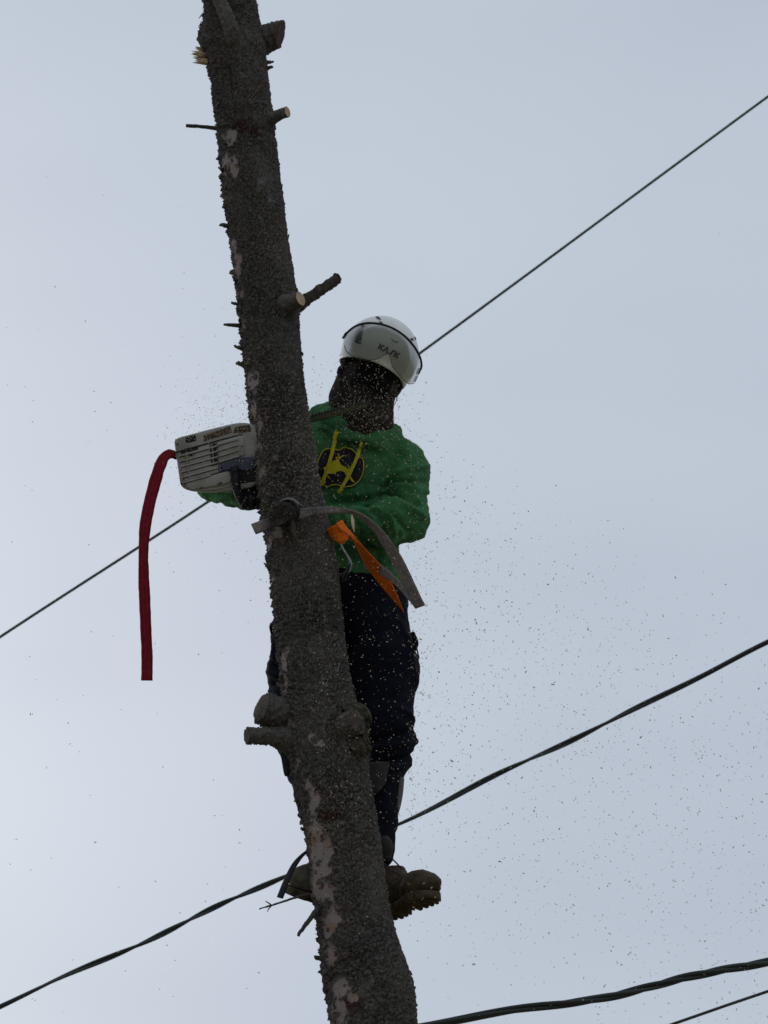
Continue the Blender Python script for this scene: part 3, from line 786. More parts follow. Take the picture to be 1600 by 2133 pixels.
def body_fn(P):
    d, MM = sd_torso(P, -0.03)
    d = smin(d, sd_ell(P, W['pelvis'], MM, (0.165, 0.105, 0.11)), 0.06)
    d = smin(d, sd_caps(P, W['neck'], NECKT, 0.062, 0.055), 0.03)
    d = smin(d, sd_head(P, -0.004), 0.02)
    for s in 'RL':
        d = smin(d, sd_caps(P, W['sh' + s], W['el' + s], 0.050, 0.040), 0.03)
        d = smin(d, sd_caps(P, W['el' + s], W['wr' + s], 0.036, 0.020), 0.015)
        d = smin(d, sd_caps(P, W['wr' + s], W['ha' + s], 0.016, 0.015), 0.01)
        d = smin(d, sd_caps(P, W['hip' + s], W['kn' + s], 0.078, 0.042), 0.03)
        d = smin(d, sd_caps(P, W['kn' + s], W['an' + s], 0.034, 0.022), 0.02)
    return d
lo = np.array([-0.62, 5.55, 2.9]); hi = np.array([0.26, 6.28, 5.15])
BV, BF = nets(body_fn, np.min(list(W.values()) + [Hc], axis=0) - 0.22, np.max(list(W.values()) + [Hc], axis=0) + 0.2, 0.013)
mk('body', BV, BF, M['skin'], person)

# -- hooded sweatshirt
def hood_fn(P):
    d, MM = sd_torso(P, 0.0)
    d = smin(d, sd_caps(P, W['shR'], W['elR'], 0.074, 0.066), 0.05)
    d = smin(d, sd_caps(P, W['elR'], U(800, 1092, 5.89), 0.066, 0.060), 0.04)
    d = smin(d, sd_caps(P, U(800, 1092, 5.89), W['wrR'], 0.060, 0.042), 0.03)
    d = smin(d, sd_caps(P, W['shL'], W['elL'], 0.072, 0.054), 0.05)
    d = smin(d, sd_caps(P, W['elL'], W['wrL'], 0.054, 0.040), 0.03)
    d = smin(d, sd_caps(P, U(668, 880, 6.0), U(662, 990, 6.0), 0.05, 0.07), 0.04)
    # hem at the hips
    d = smin(d, sd_ell(P, U(707, 1195, 6.085), MM, (0.200, 0.132, 0.060)), 0.03)
    # thick rolled collar of the hood
    cN = U(745, 897, 5.985)
    q = (P - cN) @ MM.T
    tilt = q[:, 2] + 0.42 * q[:, 1] - 0.17 * q[:, 0] + 0.006 * np.sin(q[:, 0] * 55) 
    rad = np.hypot(q[:, 0] / 1.14, q[:, 1]) - 0.100
    tor = np.hypot(rad, np.maximum(np.abs(tilt - 0.015) - 0.020, 0)) - 0.022
    d = smin(d, tor, 0.02)
    hoodb = sd_ell(P, cN + MM[1] * -0.12 + MM[2] * -0.02, MM, (0.13, 0.07, 0.10))
    d = smin(d, hoodb, 0.03)
    # neck opening
    d = np.maximum(d, -sd_caps(P, cN - MM[2] * 0.02, cN + MM[2] * 0.3, 0.088, 0.094))
    return d
GV, GF = nets(hood_fn, [W['elL'][0] - 0.12, 5.62, U(707, 1260, 6.0)[2] - 0.02], [W['elR'][0] + 0.16, 6.32, U(757, 820, 6.0)[2]], 0.0058)
GN = vnormals(GV, GF)
def ridge(V, N, curves, gain=2.0):
    x, y = proj(V)
    fac = (N @ (-FWD)) > -0.25
    disp = np.zeros(len(V))
    for pts, wd, amp in curves:
        c = catmull(np.array([(a, b, 0) for a, b in pts]), 30)[:, :2]
        lo_ = c.min(0) - wd * 3; hi_ = c.max(0) + wd * 3
        m_ = np.where(fac & (x > lo_[0]) & (x < hi_[0]) & (y > lo_[1]) & (y < hi_[1]))[0]
        if not len(m_): continue
        dd = np.hypot(x[m_][:, None] - c[None, :, 0], y[m_][:, None] - c[None, :, 1])
        k = dd.argmin(1); dm = dd.min(1); e = np.sin(np.pi * np.clip((k + 2) / 33, 0, 1)) ** 0.5
        disp[m_] += gain * amp * e * np.exp(-(dm / wd) ** 2)
    return disp
folds = [([(796, 1008), (820, 992), (850, 978), (886, 972)], 6, 0.010), ([(798, 1016), (835, 1003), (886, 1003)], 5, -0.010), ([(796, 1022), (835, 1016), (888, 1024)], 6, 0.010),
         ([(790, 1032), (830, 1033), (884, 1050)], 5, -0.010), ([(776, 1042), (820, 1046), (860, 1062), (884, 1078)], 7, 0.010),
         ([(800, 1060), (830, 1075), (850, 1105)], 5, -0.009), ([(780, 1056), (808, 1074), (824, 1116)], 5, 0.009), ([(764, 1056), (790, 1076), (804, 1120)], 4, -0.008),
         ([(748, 1056), (770, 1076), (786, 1116)], 4.5, 0.008), ([(722, 1054), (742, 1078), (752, 1110)], 5, -0.006), ([(705, 1052), (716, 1072), (722, 1098)], 5, 0.006),
         ([(690, 1046), (740, 1040), (790, 1038)], 6, -0.012), ([(830, 930), (812, 970), (796, 1012)], 7, -0.008), ([(850, 942), (835, 972), (806, 1002)], 6, 0.006),
         ([(666, 880), (690, 892), (705, 905)], 6, -0.010), ([(700, 1130), (740, 1140), (800, 1150)], 9, 0.008), ([(720, 1150), (770, 1165), (830, 1175)], 6, -0.008), ([(740, 1110), (780, 1140), (800, 1180)], 6, -0.006),
         ([(410, 1022), (450, 1042), (500, 1040)], 5, 0.005), ([(420, 1018), (455, 1030), (500, 1028)], 4, -0.006), ([(440, 1050), (470, 1045), (510, 1030)], 4, -0.005)]
_gx, _gy = proj(GV)
flat = np.exp(-(((_gx - 709) / 62) ** 2 + ((_gy - 968) / 72) ** 2) ** 2) * (GN @ (-FWD) > 0)          # the print keeps the chest smooth
dsp = ridge(GV, GN, folds) + (1 - 0.9 * flat) * (fbm(GV * np.array([15, 15, 15]), 2, 201) * 0.009 + (0.12 - np.abs(fbm(GV * np.array([16, 16, 24]), 2, 204))) * 0.012) + fbm(GV * 70, 3, 202) * 0.0016
GV = GV + GN * dsp[:, None]
hood = mk('sweatshirt', GV, GF, M['green'], person)
hood['label'] = 'green hooded sweatshirt with yellow drawstrings and a round chest emblem'
HB = BVHTree.FromPolygons([Vector(v) for v in GV], GF.tolist())
def on_hood(px, py, off=0.003):
    d = Vector(ray(px, py)).normalized()
    hit = HB.ray_cast(Vector(CAM) + d * 3.0, d)
    if hit[0] is None: return U(px, py, 5.95)
    n = hit[1]
    if n.dot(d) > 0: n = -n
    return np.array(hit[0] + n * off * 0.5 - d * off)

# -- chest emblem: dark badge, yellow outline, leaping deer
BADGE = [(662, 962), (668, 948), (677, 937), (690, 936), (702, 938), (711, 937), (716, 933), (722, 933), (731, 936), (740, 943), (744, 951), (750, 953), (756, 957), (758, 968), (757, 982), (752, 995), (744, 1005), (735, 1011), (724, 1014), (712, 1013), (702, 1010), (692, 1011), (684, 1014), (676, 1010), (668, 1000), (662, 985), (660, 972)]
def fill_patch(name, poly, mat_, off, parent, step=2.2):
    from mathutils.geometry import tessellate_polygon
    bm = bmesh.new()
    vs = [bm.verts.new((a, b, 0)) for a, b in poly]
    bm.faces.new(vs)
    bmesh.ops.triangulate(bm, faces=bm.faces[:])
    for _ in range(4):
        es = [e for e in bm.edges if e.calc_length() > step * 2]
        if not es: break
        bmesh.ops.subdivide_edges(bm, edges=es, cuts=1)
        bmesh.ops.triangulate(bm, faces=[f for f in bm.faces if len(f.verts) > 3])
    V = [on_hood(v.co.x, v.co.y, off) for v in bm.verts]
    bm.verts.index_update()
    f = [tuple(v.index for v in fc.verts) for fc in bm.faces]
    bm.free()
    return mk(name, V, f, mat_, parent)
cx_, cy_ = 709, 973
grow = [((a - cx_) * 1.05 + cx_, (b - cy_) * 1.05 + cy_) for a, b in BADGE]
badge = fill_patch('emblem', grow, M['navy_print'], 0.0045, hood)
def line_patch(pts, wpx, mat_, off, name, parent, n=60, thick=0.002):
    C = catmull(np.array([(a, b, 0) for a, b in pts]), n)[:, :2]
    T = np.gradient(C, axis=0); T /= np.linalg.norm(T, axis=1)[:, None] + 1e-9
    Nn = np.stack([-T[:, 1], T[:, 0]], -1)
    A = [on_hood(*(c + nn * wpx / 2), off) for c, nn in zip(C, Nn)]
    B = [on_hood(*(c - nn * wpx / 2), off) for c, nn in zip(C, Nn)]
    return A, B
A, B = line_patch(BADGE + [BADGE[0]], 1.9, None, 0.007, '', None, n=140)
V = np.vstack([A, B]); n_ = len(A)
mk('emblem_outline', V, [(i, i + 1, n_ + i + 1, n_ + i) for i in range(n_ - 1)], M['yellow'], hood)
DEER = [[(673, 976), (680, 982), (688, 984), (694, 978), (699, 970), (703, 964), (694, 961), (702, 959), (706, 961), (704, 971), (712, 970), (721, 974), (727, 979), (726, 985), (729, 990), (733, 996), (739, 1006), (734, 1004), (728, 998), (722, 992), (717, 984), (710, 981), (703, 983), (698, 987), (690, 987), (682, 987)],
        [(725, 981), (726, 974), (724, 968), (729, 974), (730, 984)],
        [(681, 990), (686, 993), (689, 999), (684, 995)]]
for d_ in DEER: fill_patch('deer_print', d_, M['yellow'], 0.007, hood, 2.0)
for ant in ([(705, 962), (708, 956), (714, 951), (717, 949)], [(704, 960), (700, 954), (706, 954), (709, 952)], [(708, 955), (707, 950), (704, 947)]):
    A, B = line_patch(ant, 2.2, None, 0.007, '', None, n=14)
    n_ = len(A); mk('deer_print', np.vstack([A, B]), [(i, i + 1, n_ + i + 1, n_ + i) for i in range(n_ - 1)], M['yellow'], hood)
# -- drawstrings
for pts, wd in (([(704, 896), (697, 925), (689, 955), (680, 985), (671, 1012)], 7.5), ([(753, 919), (747, 945), (735, 975), (721, 1003), (706, 1028)], 6.5)):
    A, B = line_patch(pts, wd, None, 0.013, '', None, n=40)
    k_ = np.hanning(9); k_ /= k_.sum()
    sm = lambda X: np.stack([np.convolve(np.pad(np.array(X)[:, q], 4, mode='edge'), k_, 'valid') for q in range(3)], -1)
    def lift(X):
        X = np.array(X); dep = (X - CAM) @ FWD
        env = np.array([dep[max(0, i - 5):i + 6].min() for i in range(len(dep))])
        env = np.convolve(np.pad(env, 4, mode='edge'), k_, 'valid')
        return CAM + (X - CAM) * (env / dep)[:, None]
    ribbon('drawstring', lift(A), lift(B), 0.004, M['yellow'], hood, n=40, m=5)

# -- trousers
def pants_fn(P):
    _, MM = sd_torso(P, 0)
    d = sd_ell(P, W['pelvis'], MM, (0.186, 0.128, 0.13))
    def leg(hip, kn, mid):
        a = sd_caps(P, W[hip], mid, 0.106, 0.101)
        return smin(a, sd_caps(P, mid, W[kn], 0.098, 0.082), 0.04)
    dR = leg('hipR', 'knR', U(798, 1400, 6.04))
    dR = smin(dR, sd_caps(P, U(818, 1545, 5.97), U(812, 1575, 5.95), 0.066, 0.066), 0.03)
    dR = smin(dR, sd_caps(P, U(808, 1580, 5.95), U(806, 1605, 5.94), 0.060, 0.050), 0.02)
    dR = smin(dR, sd_caps(P, U(800, 1600, 5.94), U(795, 1785, 5.83), 0.056, 0.034), 0.015)
    dL = leg('hipL', 'knL', U(632, 1400, 6.03))
    dL = smin(dL, sd_caps(P, U(622, 1545, 5.96), U(640, 1600, 5.93), 0.060, 0.055), 0.03)
    dL = smin(dL, sd_caps(P, U(640, 1600, 5.93), U(672, 1785, 5.82), 0.052, 0.036), 0.02)
    return smin(d, np.minimum(dR, dL), 0.05)
PV, PF = nets(pants_fn, [W['hipL'][0] - 0.2, 5.68, U(800, 1840, 5.84)[2]], [W['knR'][0] + 0.2, 6.32, U(707, 1150, 6.0)[2]], 0.0065)
PN = vnormals(PV, PF)
pf = [([(820, 1440), (838, 1425), (850, 1405), (864, 1395)], 5, 0.010), ([(812, 1452), (836, 1440), (860, 1420)], 5, -0.009), ([(760, 1548), (810, 1532), (868, 1520)], 6, -0.012), ([(770, 1560), (820, 1556), (872, 1545)], 6, 0.012),
      ([(770, 1585), (820, 1582), (868, 1570)], 5, -0.014), ([(840, 1475), (856, 1492), (866, 1505)], 5, 0.008), ([(775, 1600), (820, 1602), (850, 1592)], 6, 0.010), ([(830, 1290), (850, 1340), (860, 1400)], 5, 0.006),
      ([(565, 1318), (572, 1340), (570, 1370)], 5, 0.01), ([(562, 1375), (578, 1388), (592, 1392)], 5, -0.012), ([(560, 1400), (575, 1408), (592, 1405)], 5, 0.012), ([(565, 1425), (578, 1422), (592, 1420)], 4, -0.012), ([(560, 1440), (575, 1440), (590, 1445)], 5, 0.010)]
PV = PV + PN * (ridge(PV, PN, pf, 1.2) + fbm(PV * np.array([14, 14, 9]), 3, 211) * 0.009 + fbm(PV * np.array([30, 30, 55]), 2, 212) * 0.003)[:, None]
pants = mk('trousers', PV, PF, M['navy'], person)
tube('pocket_flap', [U(860, 1318, 5.98), U(866, 1340, 5.97), U(863, 1358, 5.96)], [0.006, 0.009, 0.004], M['navy'], pants, n=10, k=8)
tube('zip_pull', [U(867, 1346, 5.95), U(870, 1358, 5.945), U(873, 1372, 5.945)], [0.002, 0.0026, 0.0022], M['black'], pants, n=8, k=6)
tube('zip_pull', [U(574, 1298, 5.92), U(565, 1303, 5.92), U(566, 1322, 5.93)], [0.005, 0.006, 0.003], M['navy'], pants, n=8, k=8)

# -- balaclava / neck tube
def bal_fn(P):
    d = sd_head(P, 0.005)
    m_ = NECKT * 0.5 + NECKB * 0.5
    d = smin(d, sd_caps(P, HL(0.0, 0.025, -0.085), m_ - FWD * 0.015, 0.088, 0.088), 0.03)
    d = smin(d, sd_caps(P, m_ - FWD * 0.015, NECKB, 0.088, 0.080), 0.03)
    d = smin(d, sd_caps(P, HL(-0.055, 0.0, -0.045), HL(-0.062, 0.0, -0.12), 0.050, 0.045), 0.03)
    return d
lo = np.minimum(Hc, NECKB) - 0.2; hi = np.maximum(Hc, NECKB) + 0.2
KV, KF = nets(bal_fn, lo, hi, 0.005)
KN = vnormals(KV, KF)
q = (KV - Hc) @ HM.T
face_dark = sstep(0.064, 0.054, np.abs(q[:, 0] + 0.004 + 0.006 * fbm(KV * 40, 2, 5))) * sstep(-0.105, -0.08, q[:, 2] + 0.008 * fbm(KV * 30, 2, 9)) * (q[:, 1] > 0)  # front of the face, coloured darker than the surround
KV = KV + KN * ((fbm(KV * np.array([20, 20, 45]), 3, 221) * 0.004) * sstep(-0.07, -0.13, q[:, 2]) + fbm(KV * 90, 2, 222) * 0.0008)[:, None]
bal = mk('balaclava', KV, KF, M['balaclava'], person, attrs={'face_dark': face_dark})

# -- helmet
EC = (-0.010, 0.0, 0.054); ER = (0.122, 0.142, 0.124)           # shell ellipsoid in head coordinates
helmet = bpy.data.objects.new('helmet', None); COL.objects.link(helmet); helmet.parent = person; OFF[helmet.name] = OFF[person.name]
helmet['label'] = 'white climbing helmet with clear visor pushed up'
def shell_pt(lon, lat, grow=0.0):
    """lon 0 = front, positive towards image right; lat from the equator up"""
    return HL(EC[0] + (ER[0] + grow) * math.sin(lon) * math.cos(lat), EC[1] + (ER[1] + grow) * math.cos(lon) * math.cos(lat), EC[2] + (ER[2] + grow) * math.sin(lat))
def rim_lat(lon):                                          # lower edge of the shell
    c = math.cos(lon)
    return -0.42 - 0.03 * c * (1 if c > 0 else -2.0) - 0.10 * math.sin(lon) ** 2
def build_helmet():
    nl, nt_ = 96, 44
    VV = []; 
    for s in (0, 1):
        g = 0.0 if s == 0 else -0.016
        for j in range(nt_):
            t = j / (nt_ - 1)
            for i in range(nl):
                lon = 2 * math.pi * i / nl
                l0 = rim_lat(lon); lat = l0 + (math.pi / 2 - l0) * t
                gg = g
                if s == 0:
                    gg += 0.006 * math.exp(-((t) / 0.06) ** 2)         # rolled lip
                    gg += 0.0 * math.exp(-((math.sin(lon) * math.cos(lat)) / 0.22) ** 2) * t   # centre ridge
                    gg += 0.0 * math.exp(-((abs(math.sin(lon) * math.cos(lat)) - 0.55) / 0.1) ** 2)
                VV.append(shell_pt(lon, lat, gg))
    f = []; S = nl * nt_
    for s in (0, 1):
        for j in range(nt_ - 1):
            for i in range(nl):
                a, b, c, d = [s * S + x for x in (j * nl + i, j * nl + (i + 1) % nl, (j + 1) * nl + (i + 1) % nl, (j + 1) * nl + i)]
                f.append((a, b, c, d) if s == 0 else (d, c, b, a))
    for i in range(nl):
        f.append((i, S + i, S + (i + 1) % nl, (i + 1) % nl))
    mk('shell', VV, f, M['white'], helmet)
build_helmet()
def helm_patch(name, poly, mat_, grow, parent=None, step=0.03):
    """polygon in (lon, lat) laid on the shell"""
    bm = bmesh.new(); vs = [bm.verts.new((a, b, 0)) for a, b in poly]; bm.faces.new(vs)
    bmesh.ops.triangulate(bm, faces=bm.faces[:])
    for _ in range(4):
        es = [e for e in bm.edges if e.calc_length() > step * 2]
        if not es: break
        bmesh.ops.subdivide_edges(bm, edges=es, cuts=1)
        bmesh.ops.triangulate(bm, faces=[x for x in bm.faces if len(x.verts) > 3])
    bm.verts.index_update()
    V = [shell_pt(v.co.x, v.co.y, grow) for v in bm.verts]; fs = [tuple(v.index for v in fc.verts) for fc in bm.faces]
    bm.free()
    return mk(name, V, fs, mat_, parent or helmet)
def inv_shell(px, py):
    """(lon, lat) of the shell under a photo pixel, found on the ellipsoid itself"""
    o_ = (CAM - Hc) @ HM.T - np.array(EC); d = ray(px, py) @ HM.T
    R = np.array(ER); a = ((d / R) ** 2).sum(); b = 2 * ((o_ / R) * (d / R)).sum(); c = ((o_ / R) ** 2).sum() - 1
    disc = b * b - 4 * a * c
    if disc < 0: disc = 0
    t = (-b - math.sqrt(disc)) / (2 * a); p = (o_ + d * t) / R
    return math.atan2(p[0], p[1]), math.asin(max(-1, min(1, p[2])))
# vents
for poly in ([(782, 660), (789, 660), (795, 667), (787, 665)], [(789, 669), (797, 672), (798, 679), (793, 675)], [(752, 681), (757, 672), (759, 681)],
             [(739, 712), (748, 692), (757, 688), (753, 717), (744, 715)], [(862, 701), (868, 703), (870, 709), (865, 708)], [(854, 705), (859, 704), (862, 709), (857, 710)],
             [(812, 702), (822, 711), (830, 712), (827, 715), (819, 711)]):
    helm_patch('vent', [inv_shell(a, b) for a, b in poly], M['vent'], 0.0015)
# lettering on the brow: K A S K
LET = {'K': [[(0.10, 0), (0.10, 1)], [(0.86, 1.0), (0.38, 0.52), (0.84, 0.0)]], 'A': [[(0.0, 0), (0.46, 1.0), (0.90, 0)]],
       'S': [[(0.0, -0.02), (0.50, 0.30)], [(0.86, 1.02), (0.40, 0.72), (0.60, 0.52), (0.52, 0.22), (0.02, 0.0)]]}
LET['S'] = [[(0.02, 0.06), (0.42, 0.14), (0.50, 0.50), (0.58, 0.88), (0.98, 0.96)]]
def letters(word, x0, y0, ang, hgt, adv, sw):
    ca, sa = math.cos(ang), math.sin(ang)
    for q, ch in enumerate(word):
        arr = []
        for st in LET[ch]:
            for (a, b) in zip(st[:-1], st[1:]):
                a = np.array(a) * [adv * 0.82, hgt]; b = np.array(b) * [adv * 0.82, hgt]
                d = (b - a) / np.linalg.norm(b - a); nn = np.array([-d[1], d[0]]) * sw / 2
                a = a - d * sw * 0.25; b = b + d * sw * 0.25
                quad = [a + nn, b + nn, b - nn, a - nn]
                V = []
                for c in quad:
                    X = c[0] + q * adv; Yv = c[1]
                    V.append(shell_pt(*inv_shell(x0 + X * ca + Yv * sa, y0 + X * sa - Yv * ca), 0.0022))
                arr.append((np.array(V), [(0, 1, 2, 3)]))
        V, f = join(arr)
        mk('printed_letter', V, f, M['ink'], helmet, smooth=False)
letters('KASK', 787.5, 726.0, math.radians(27), 11.0, 12.0, 3.3)
# visor pushed up over the brow
VT = [(722, 708), (731, 697), (745, 686), (765, 680), (790, 681), (815, 689), (838, 704), (856, 724), (868, 748), (872, 768)]
VBt = [(727, 722), (733, 735), (752, 746), (772, 749), (790, 745), (803, 738), (811, 745), (817, 764), (840, 790), (858, 790)]
nT = 60
tl = catmull(np.array([(*inv_shell(*p), 0) for p in VT]), nT); bl = catmull(np.array([(*inv_shell(*p), 0) for p in VBt]), nT)
VV = []; m_ = 14
for s in (0, 1):
    for i in range(nT):
        for j in range(m_):
            t = j / (m_ - 1)
            VV.append(shell_pt(tl[i][0] * (1 - t) + bl[i][0] * t, tl[i][1] * (1 - t) + bl[i][1] * t, 0.013 - 0.0022 * s + 0.005 * t))
f = []
S_ = nT * m_
for i in range(nT - 1):
    for j in range(m_ - 1):
        a, b, c, d = i * m_ + j, (i + 1) * m_ + j, (i + 1) * m_ + j + 1, i * m_ + j + 1
        f.append((a, b, c, d)); f.append((S_ + d, S_ + c, S_ + b, S_ + a))
mk('visor', VV, f, M['visor'], helmet)
tube('visor_rim', [shell_pt(p[0], p[1], 0.014) for p in tl[::4]] + [shell_pt(tl[-1][0], tl[-1][1], 0.014)], 0.0034, M['black'], helmet, n=60, k=8)
bp_ = [shell_pt(p[0], p[1], 0.0185) for p in bl[::3]]
tube('visor_edge', bp_, 0.0011, M['vent'], helmet, n=80, k=6)
for (x, y, r) in ((726, 702, 0.007), (865, 770, 0.008)):
    P = shell_pt(*inv_shell(x, y), 0.012); d = h_u * 0.010
    tube('visor_clip', [P - d - h_f * 0.004, P, P + d - h_f * 0.002], [r * .6, r * .8, r * .5], M['black'], helmet, n=10, k=10)
P1 = shell_pt(*inv_shell(864, 784), 0.012)
tube('visor_clip', [P1 + h_u * 0.006, P1 - h_u * 0.014], [0.004, 0.004], M['black'], helmet, n=6, k=8)
# chin strap: from the rim down along the cheeks
KB = BVHTree.FromPolygons([Vector(v) for v in KV], KF.tolist())
def on_bal(P, off):
    co, n, i, d = KB.find_nearest(Vector(P)); return np.array(co + n * off)
for s in (-1, 1):
    path = [HL(s * 0.094, 0.012, 0.005), HL(s * 0.088, 0.018, -0.035), HL(s * 0.078, 0.03, -0.075), HL(s * 0.05, 0.055, -0.115), HL(s * 0.012, 0.08, -0.135)]
    A = [on_bal(p - h_f * 0.006, 0.0035) for p in path]; B = [on_bal(p + h_f * 0.006, 0.0035) for p in path]
    ribbon('chin_strap', A, B, 0.002, M['blackweb'], helmet, n=30, m=4)
pb = on_bal(HL(-0.088, 0.016, -0.050), 0.006)
tube('buckle', [pb + h_u * 0.014, pb + h_u * 0.004, pb - h_u * 0.012], [0.006, 0.008, 0.005], M['black'], helmet, n=10, k=8)
tube('ear_pad', [HL(-0.100, -0.005, 0.018), HL(-0.104, -0.005, -0.006), HL(-0.098, -0.002, -0.026)], [0.010, 0.015, 0.010], M['leather'], helmet, n=14, k=12)

# -- gloves with five fingers closed on a bar
def glove(name, centre, axis, frm, bar_r, parent):
    a = np.asarray(axis, float); a /= np.linalg.norm(a)
    b = np.asarray(centre) - np.asarray(frm); b = b - a * (b @ a); b /= np.linalg.norm(b)
    c = np.cross(a, b); R = bar_r + 0.010
    C = np.asarray(centre)
    def fn(P):
        d = sd_ell(P, C - b * (R + 0.012) , np.stack([a, b, c]), (0.046, 0.016, 0.034))
        d = smin(d, sd_caps(P, C - b * (R + 0.02), np.asarray(frm), 0.024, 0.032), 0.02)
        for k, (o_, end, r) in enumerate(((-0.034, 3.3, 0.0088), (-0.012, 3.9, 0.0098), (0.011, 4.1, 0.0100), (0.033, 3.8, 0.0095))):
            pts = [C + a * o_ + R * (-b * math.cos(t) + c * math.sin(t)) for t in np.linspace(0.1, end - 0.6, 5)]
            df = np.full(len(P), 9.0)
            for p0, p1 in zip(pts[:-1], pts[1:]): df = np.minimum(df, sd_caps(P, p0, p1, r, r * 0.97))
            d = smin(d, df, 0.006)
        pts = [C + a * 0.046 - b * (R + 0.005) - c * 0.010] + [C + a * (0.05 - 0.006 * i) + R * (-b * math.cos(t) - c * math.sin(t)) for i, t in enumerate((0.7, 1.4, 2.0))]
        df = np.full(len(P), 9.0)
        for p0, p1 in zip(pts[:-1], pts[1:]): df = np.minimum(df, sd_caps(P, p0, p1, 0.012, 0.0105))
        return smin(d, df, 0.008)
    lo = np.minimum(C, frm) - 0.085; hi = np.maximum(C, frm) + 0.085
    V, Fq = nets(fn, lo, hi, 0.0038)
    return mk(name, V, Fq, M['glovem'], parent)

# -- boots
def boot(heel, toe, up, matn, label, lean=0.0):
    heel = np.asarray(heel); toe = np.asarray(toe); f_ = toe - heel; Ln = np.linalg.norm(f_); f_ = f_ / Ln
    u_ = np.asarray(up, float); u_ = u_ - f_ * (u_ @ f_); u_ /= np.linalg.norm(u_); r_ = np.cross(f_, u_)
    MM = np.stack([r_, f_, u_])
    def fn(P):
        q_ = (P - heel) @ MM.T
        d = sd_caps(q_, (0, 0.01, 0.045), (0, Ln * 0.62, 0.035), 0.040, 0.044)
        d = smin(d, sd_ell(q_, (0, Ln - 0.055, 0.030), np.eye(3), (0.045, 0.062, 0.032)), 0.03)
        d = smin(d, sd_caps(q_, (0, 0.03, 0.05), (0, 0.02, 0.11), 0.044, 0.040), 0.035)
        d = np.maximum(d, q_[:, 2] - 0.118)
        for k in range(4):                         # creases over the instep
            yk = Ln * 0.40 + k * 0.018
            d = d + 0.005 * np.exp(-((q_[:, 1] - yk + 0.4 * np.abs(q_[:, 0])) / 0.004) ** 2)
        return np.maximum(d, 0.004 - q_[:, 2])
    ends = np.array([heel - f_ * .06, toe, heel + u_ * 0.18])
    V, Fq = nets(fn, ends.min(0) - 0.08, ends.max(0) + 0.08, 0.0045)
    N_ = vnormals(V, Fq); V = V + N_ * (fbm(V * 60, 4, 301) * 0.0055)[:, None]
    o = mk('boot', V, Fq, M[matn], person); o['label'] = label
    def sole(P):
        q_ = (P - heel) @ MM.T
        wy = np.interp(q_[:, 1], [-0.05, 0.0, Ln * 0.35, Ln * 0.7, Ln - 0.02, Ln], [0.03, 0.040, 0.036, 0.050, 0.042, 0.03])
        dx = np.abs(q_[:, 0]) - wy; dy = np.abs(q_[:, 1] - (Ln - 0.04) / 2) - (Ln + 0.03) / 2; 
        dz = np.abs(q_[:, 2] + 0.006) - 0.012
        d = np.maximum(np.maximum(smin(-dx, -dy, 0.05) * -1, dz), dx)
        lug = np.minimum(np.abs(np.mod(q_[:, 1] + 0.5 * np.abs(q_[:, 0]), 0.024) - 0.012), 0.02) - 0.0048
        groove = np.maximum(-lug * 1.0, -9)
        cut = np.maximum(lug, q_[:, 2] + 0.008)      # channels across the tread
        heelgap = np.maximum(np.abs(q_[:, 1] - Ln * 0.33) - 0.016, q_[:, 2] + 0.004)
        d = np.maximum(d, -cut); d = np.maximum(d, -heelgap)
        return d
    V, Fq = nets(sole, ends.min(0) - 0.08, ends.max(0) + 0.08, 0.0042)
    mk('sole', V, Fq, M['sole'], o)
    return o, MM
bR, mR = boot(U(812, 1900, 5.83), U(906, 1856, 5.64), UPV * 0.66 - RIG * 0.32 + FWD * 0.80, 'boot', 'brown leather work boot right of the trunk with its tread showing')
bL, mL = boot(U(692, 1872, 5.86), U(607, 1852, 5.66), UPV * 0.95 + RIG * 0.34 + FWD * 0.12, 'olive_boot', 'olive work boot toe left of the trunk')
tube('lace', [U(803, 1786, 5.74), U(815, 1788, 5.73), U(827, 1799, 5.725), U(838, 1811, 5.72)], 0.0024, M['lace'], bR, n=20, k=6)
tube('lace', [U(802, 1800, 5.74), U(812, 1812, 5.73), U(826, 1818, 5.725), U(842, 1832, 5.73)], 0.0024, M['lace'], bR, n=20, k=6)
tube('ankle_tongue', [U(800, 1745, 5.78), U(803, 1765, 5.775), U(799, 1790, 5.78)], [0.012, 0.022, 0.016], M['leather'], bR, n=16, k=14, rough=0.002)
# climbing spurs: shank pad outside the calf, leather cuff, straps
ribbon('spur_shank_pad', [U(833, 1618, 5.90), U(830, 1650, 5.885), U(824, 1685, 5.87), U(817, 1704, 5.86)], [U(841, 1622, 5.93), U(838, 1655, 5.915), U(831, 1688, 5.90), U(822, 1707, 5.885)], 0.008, M['pad'], person, n=30, m=5)
ribbon('spur_cuff', [U(770, 1588, 5.865), U(790, 1587, 5.855), U(812, 1588, 5.86)], [U(775, 1660, 5.84), U(788, 1650, 5.83), U(803, 1632, 5.84)], 0.008, M['leather'], person, n=24, m=10, fray=0.002)
ribbon('spur_cuff', [U(586, 1562, 5.86), U(598, 1560, 5.84), U(612, 1562, 5.82)], [U(595, 1617, 5.85), U(603, 1614, 5.83), U(618, 1606, 5.81)], 0.010, M['navy'], person, n=20, m=8)
ribbon('spur_strap', [U(648, 1768, 5.68), U(632, 1776, 5.66), U(610, 1798, 5.64), U(592, 1832, 5.63), U(577, 1869, 5.63)], [U(650, 1774, 5.67), U(634, 1782, 5.65), U(617, 1806, 5.625), U(603, 1836, 5.61), U(589, 1872, 5.61)], 0.004, M['blackweb'], person, n=40, m=5)

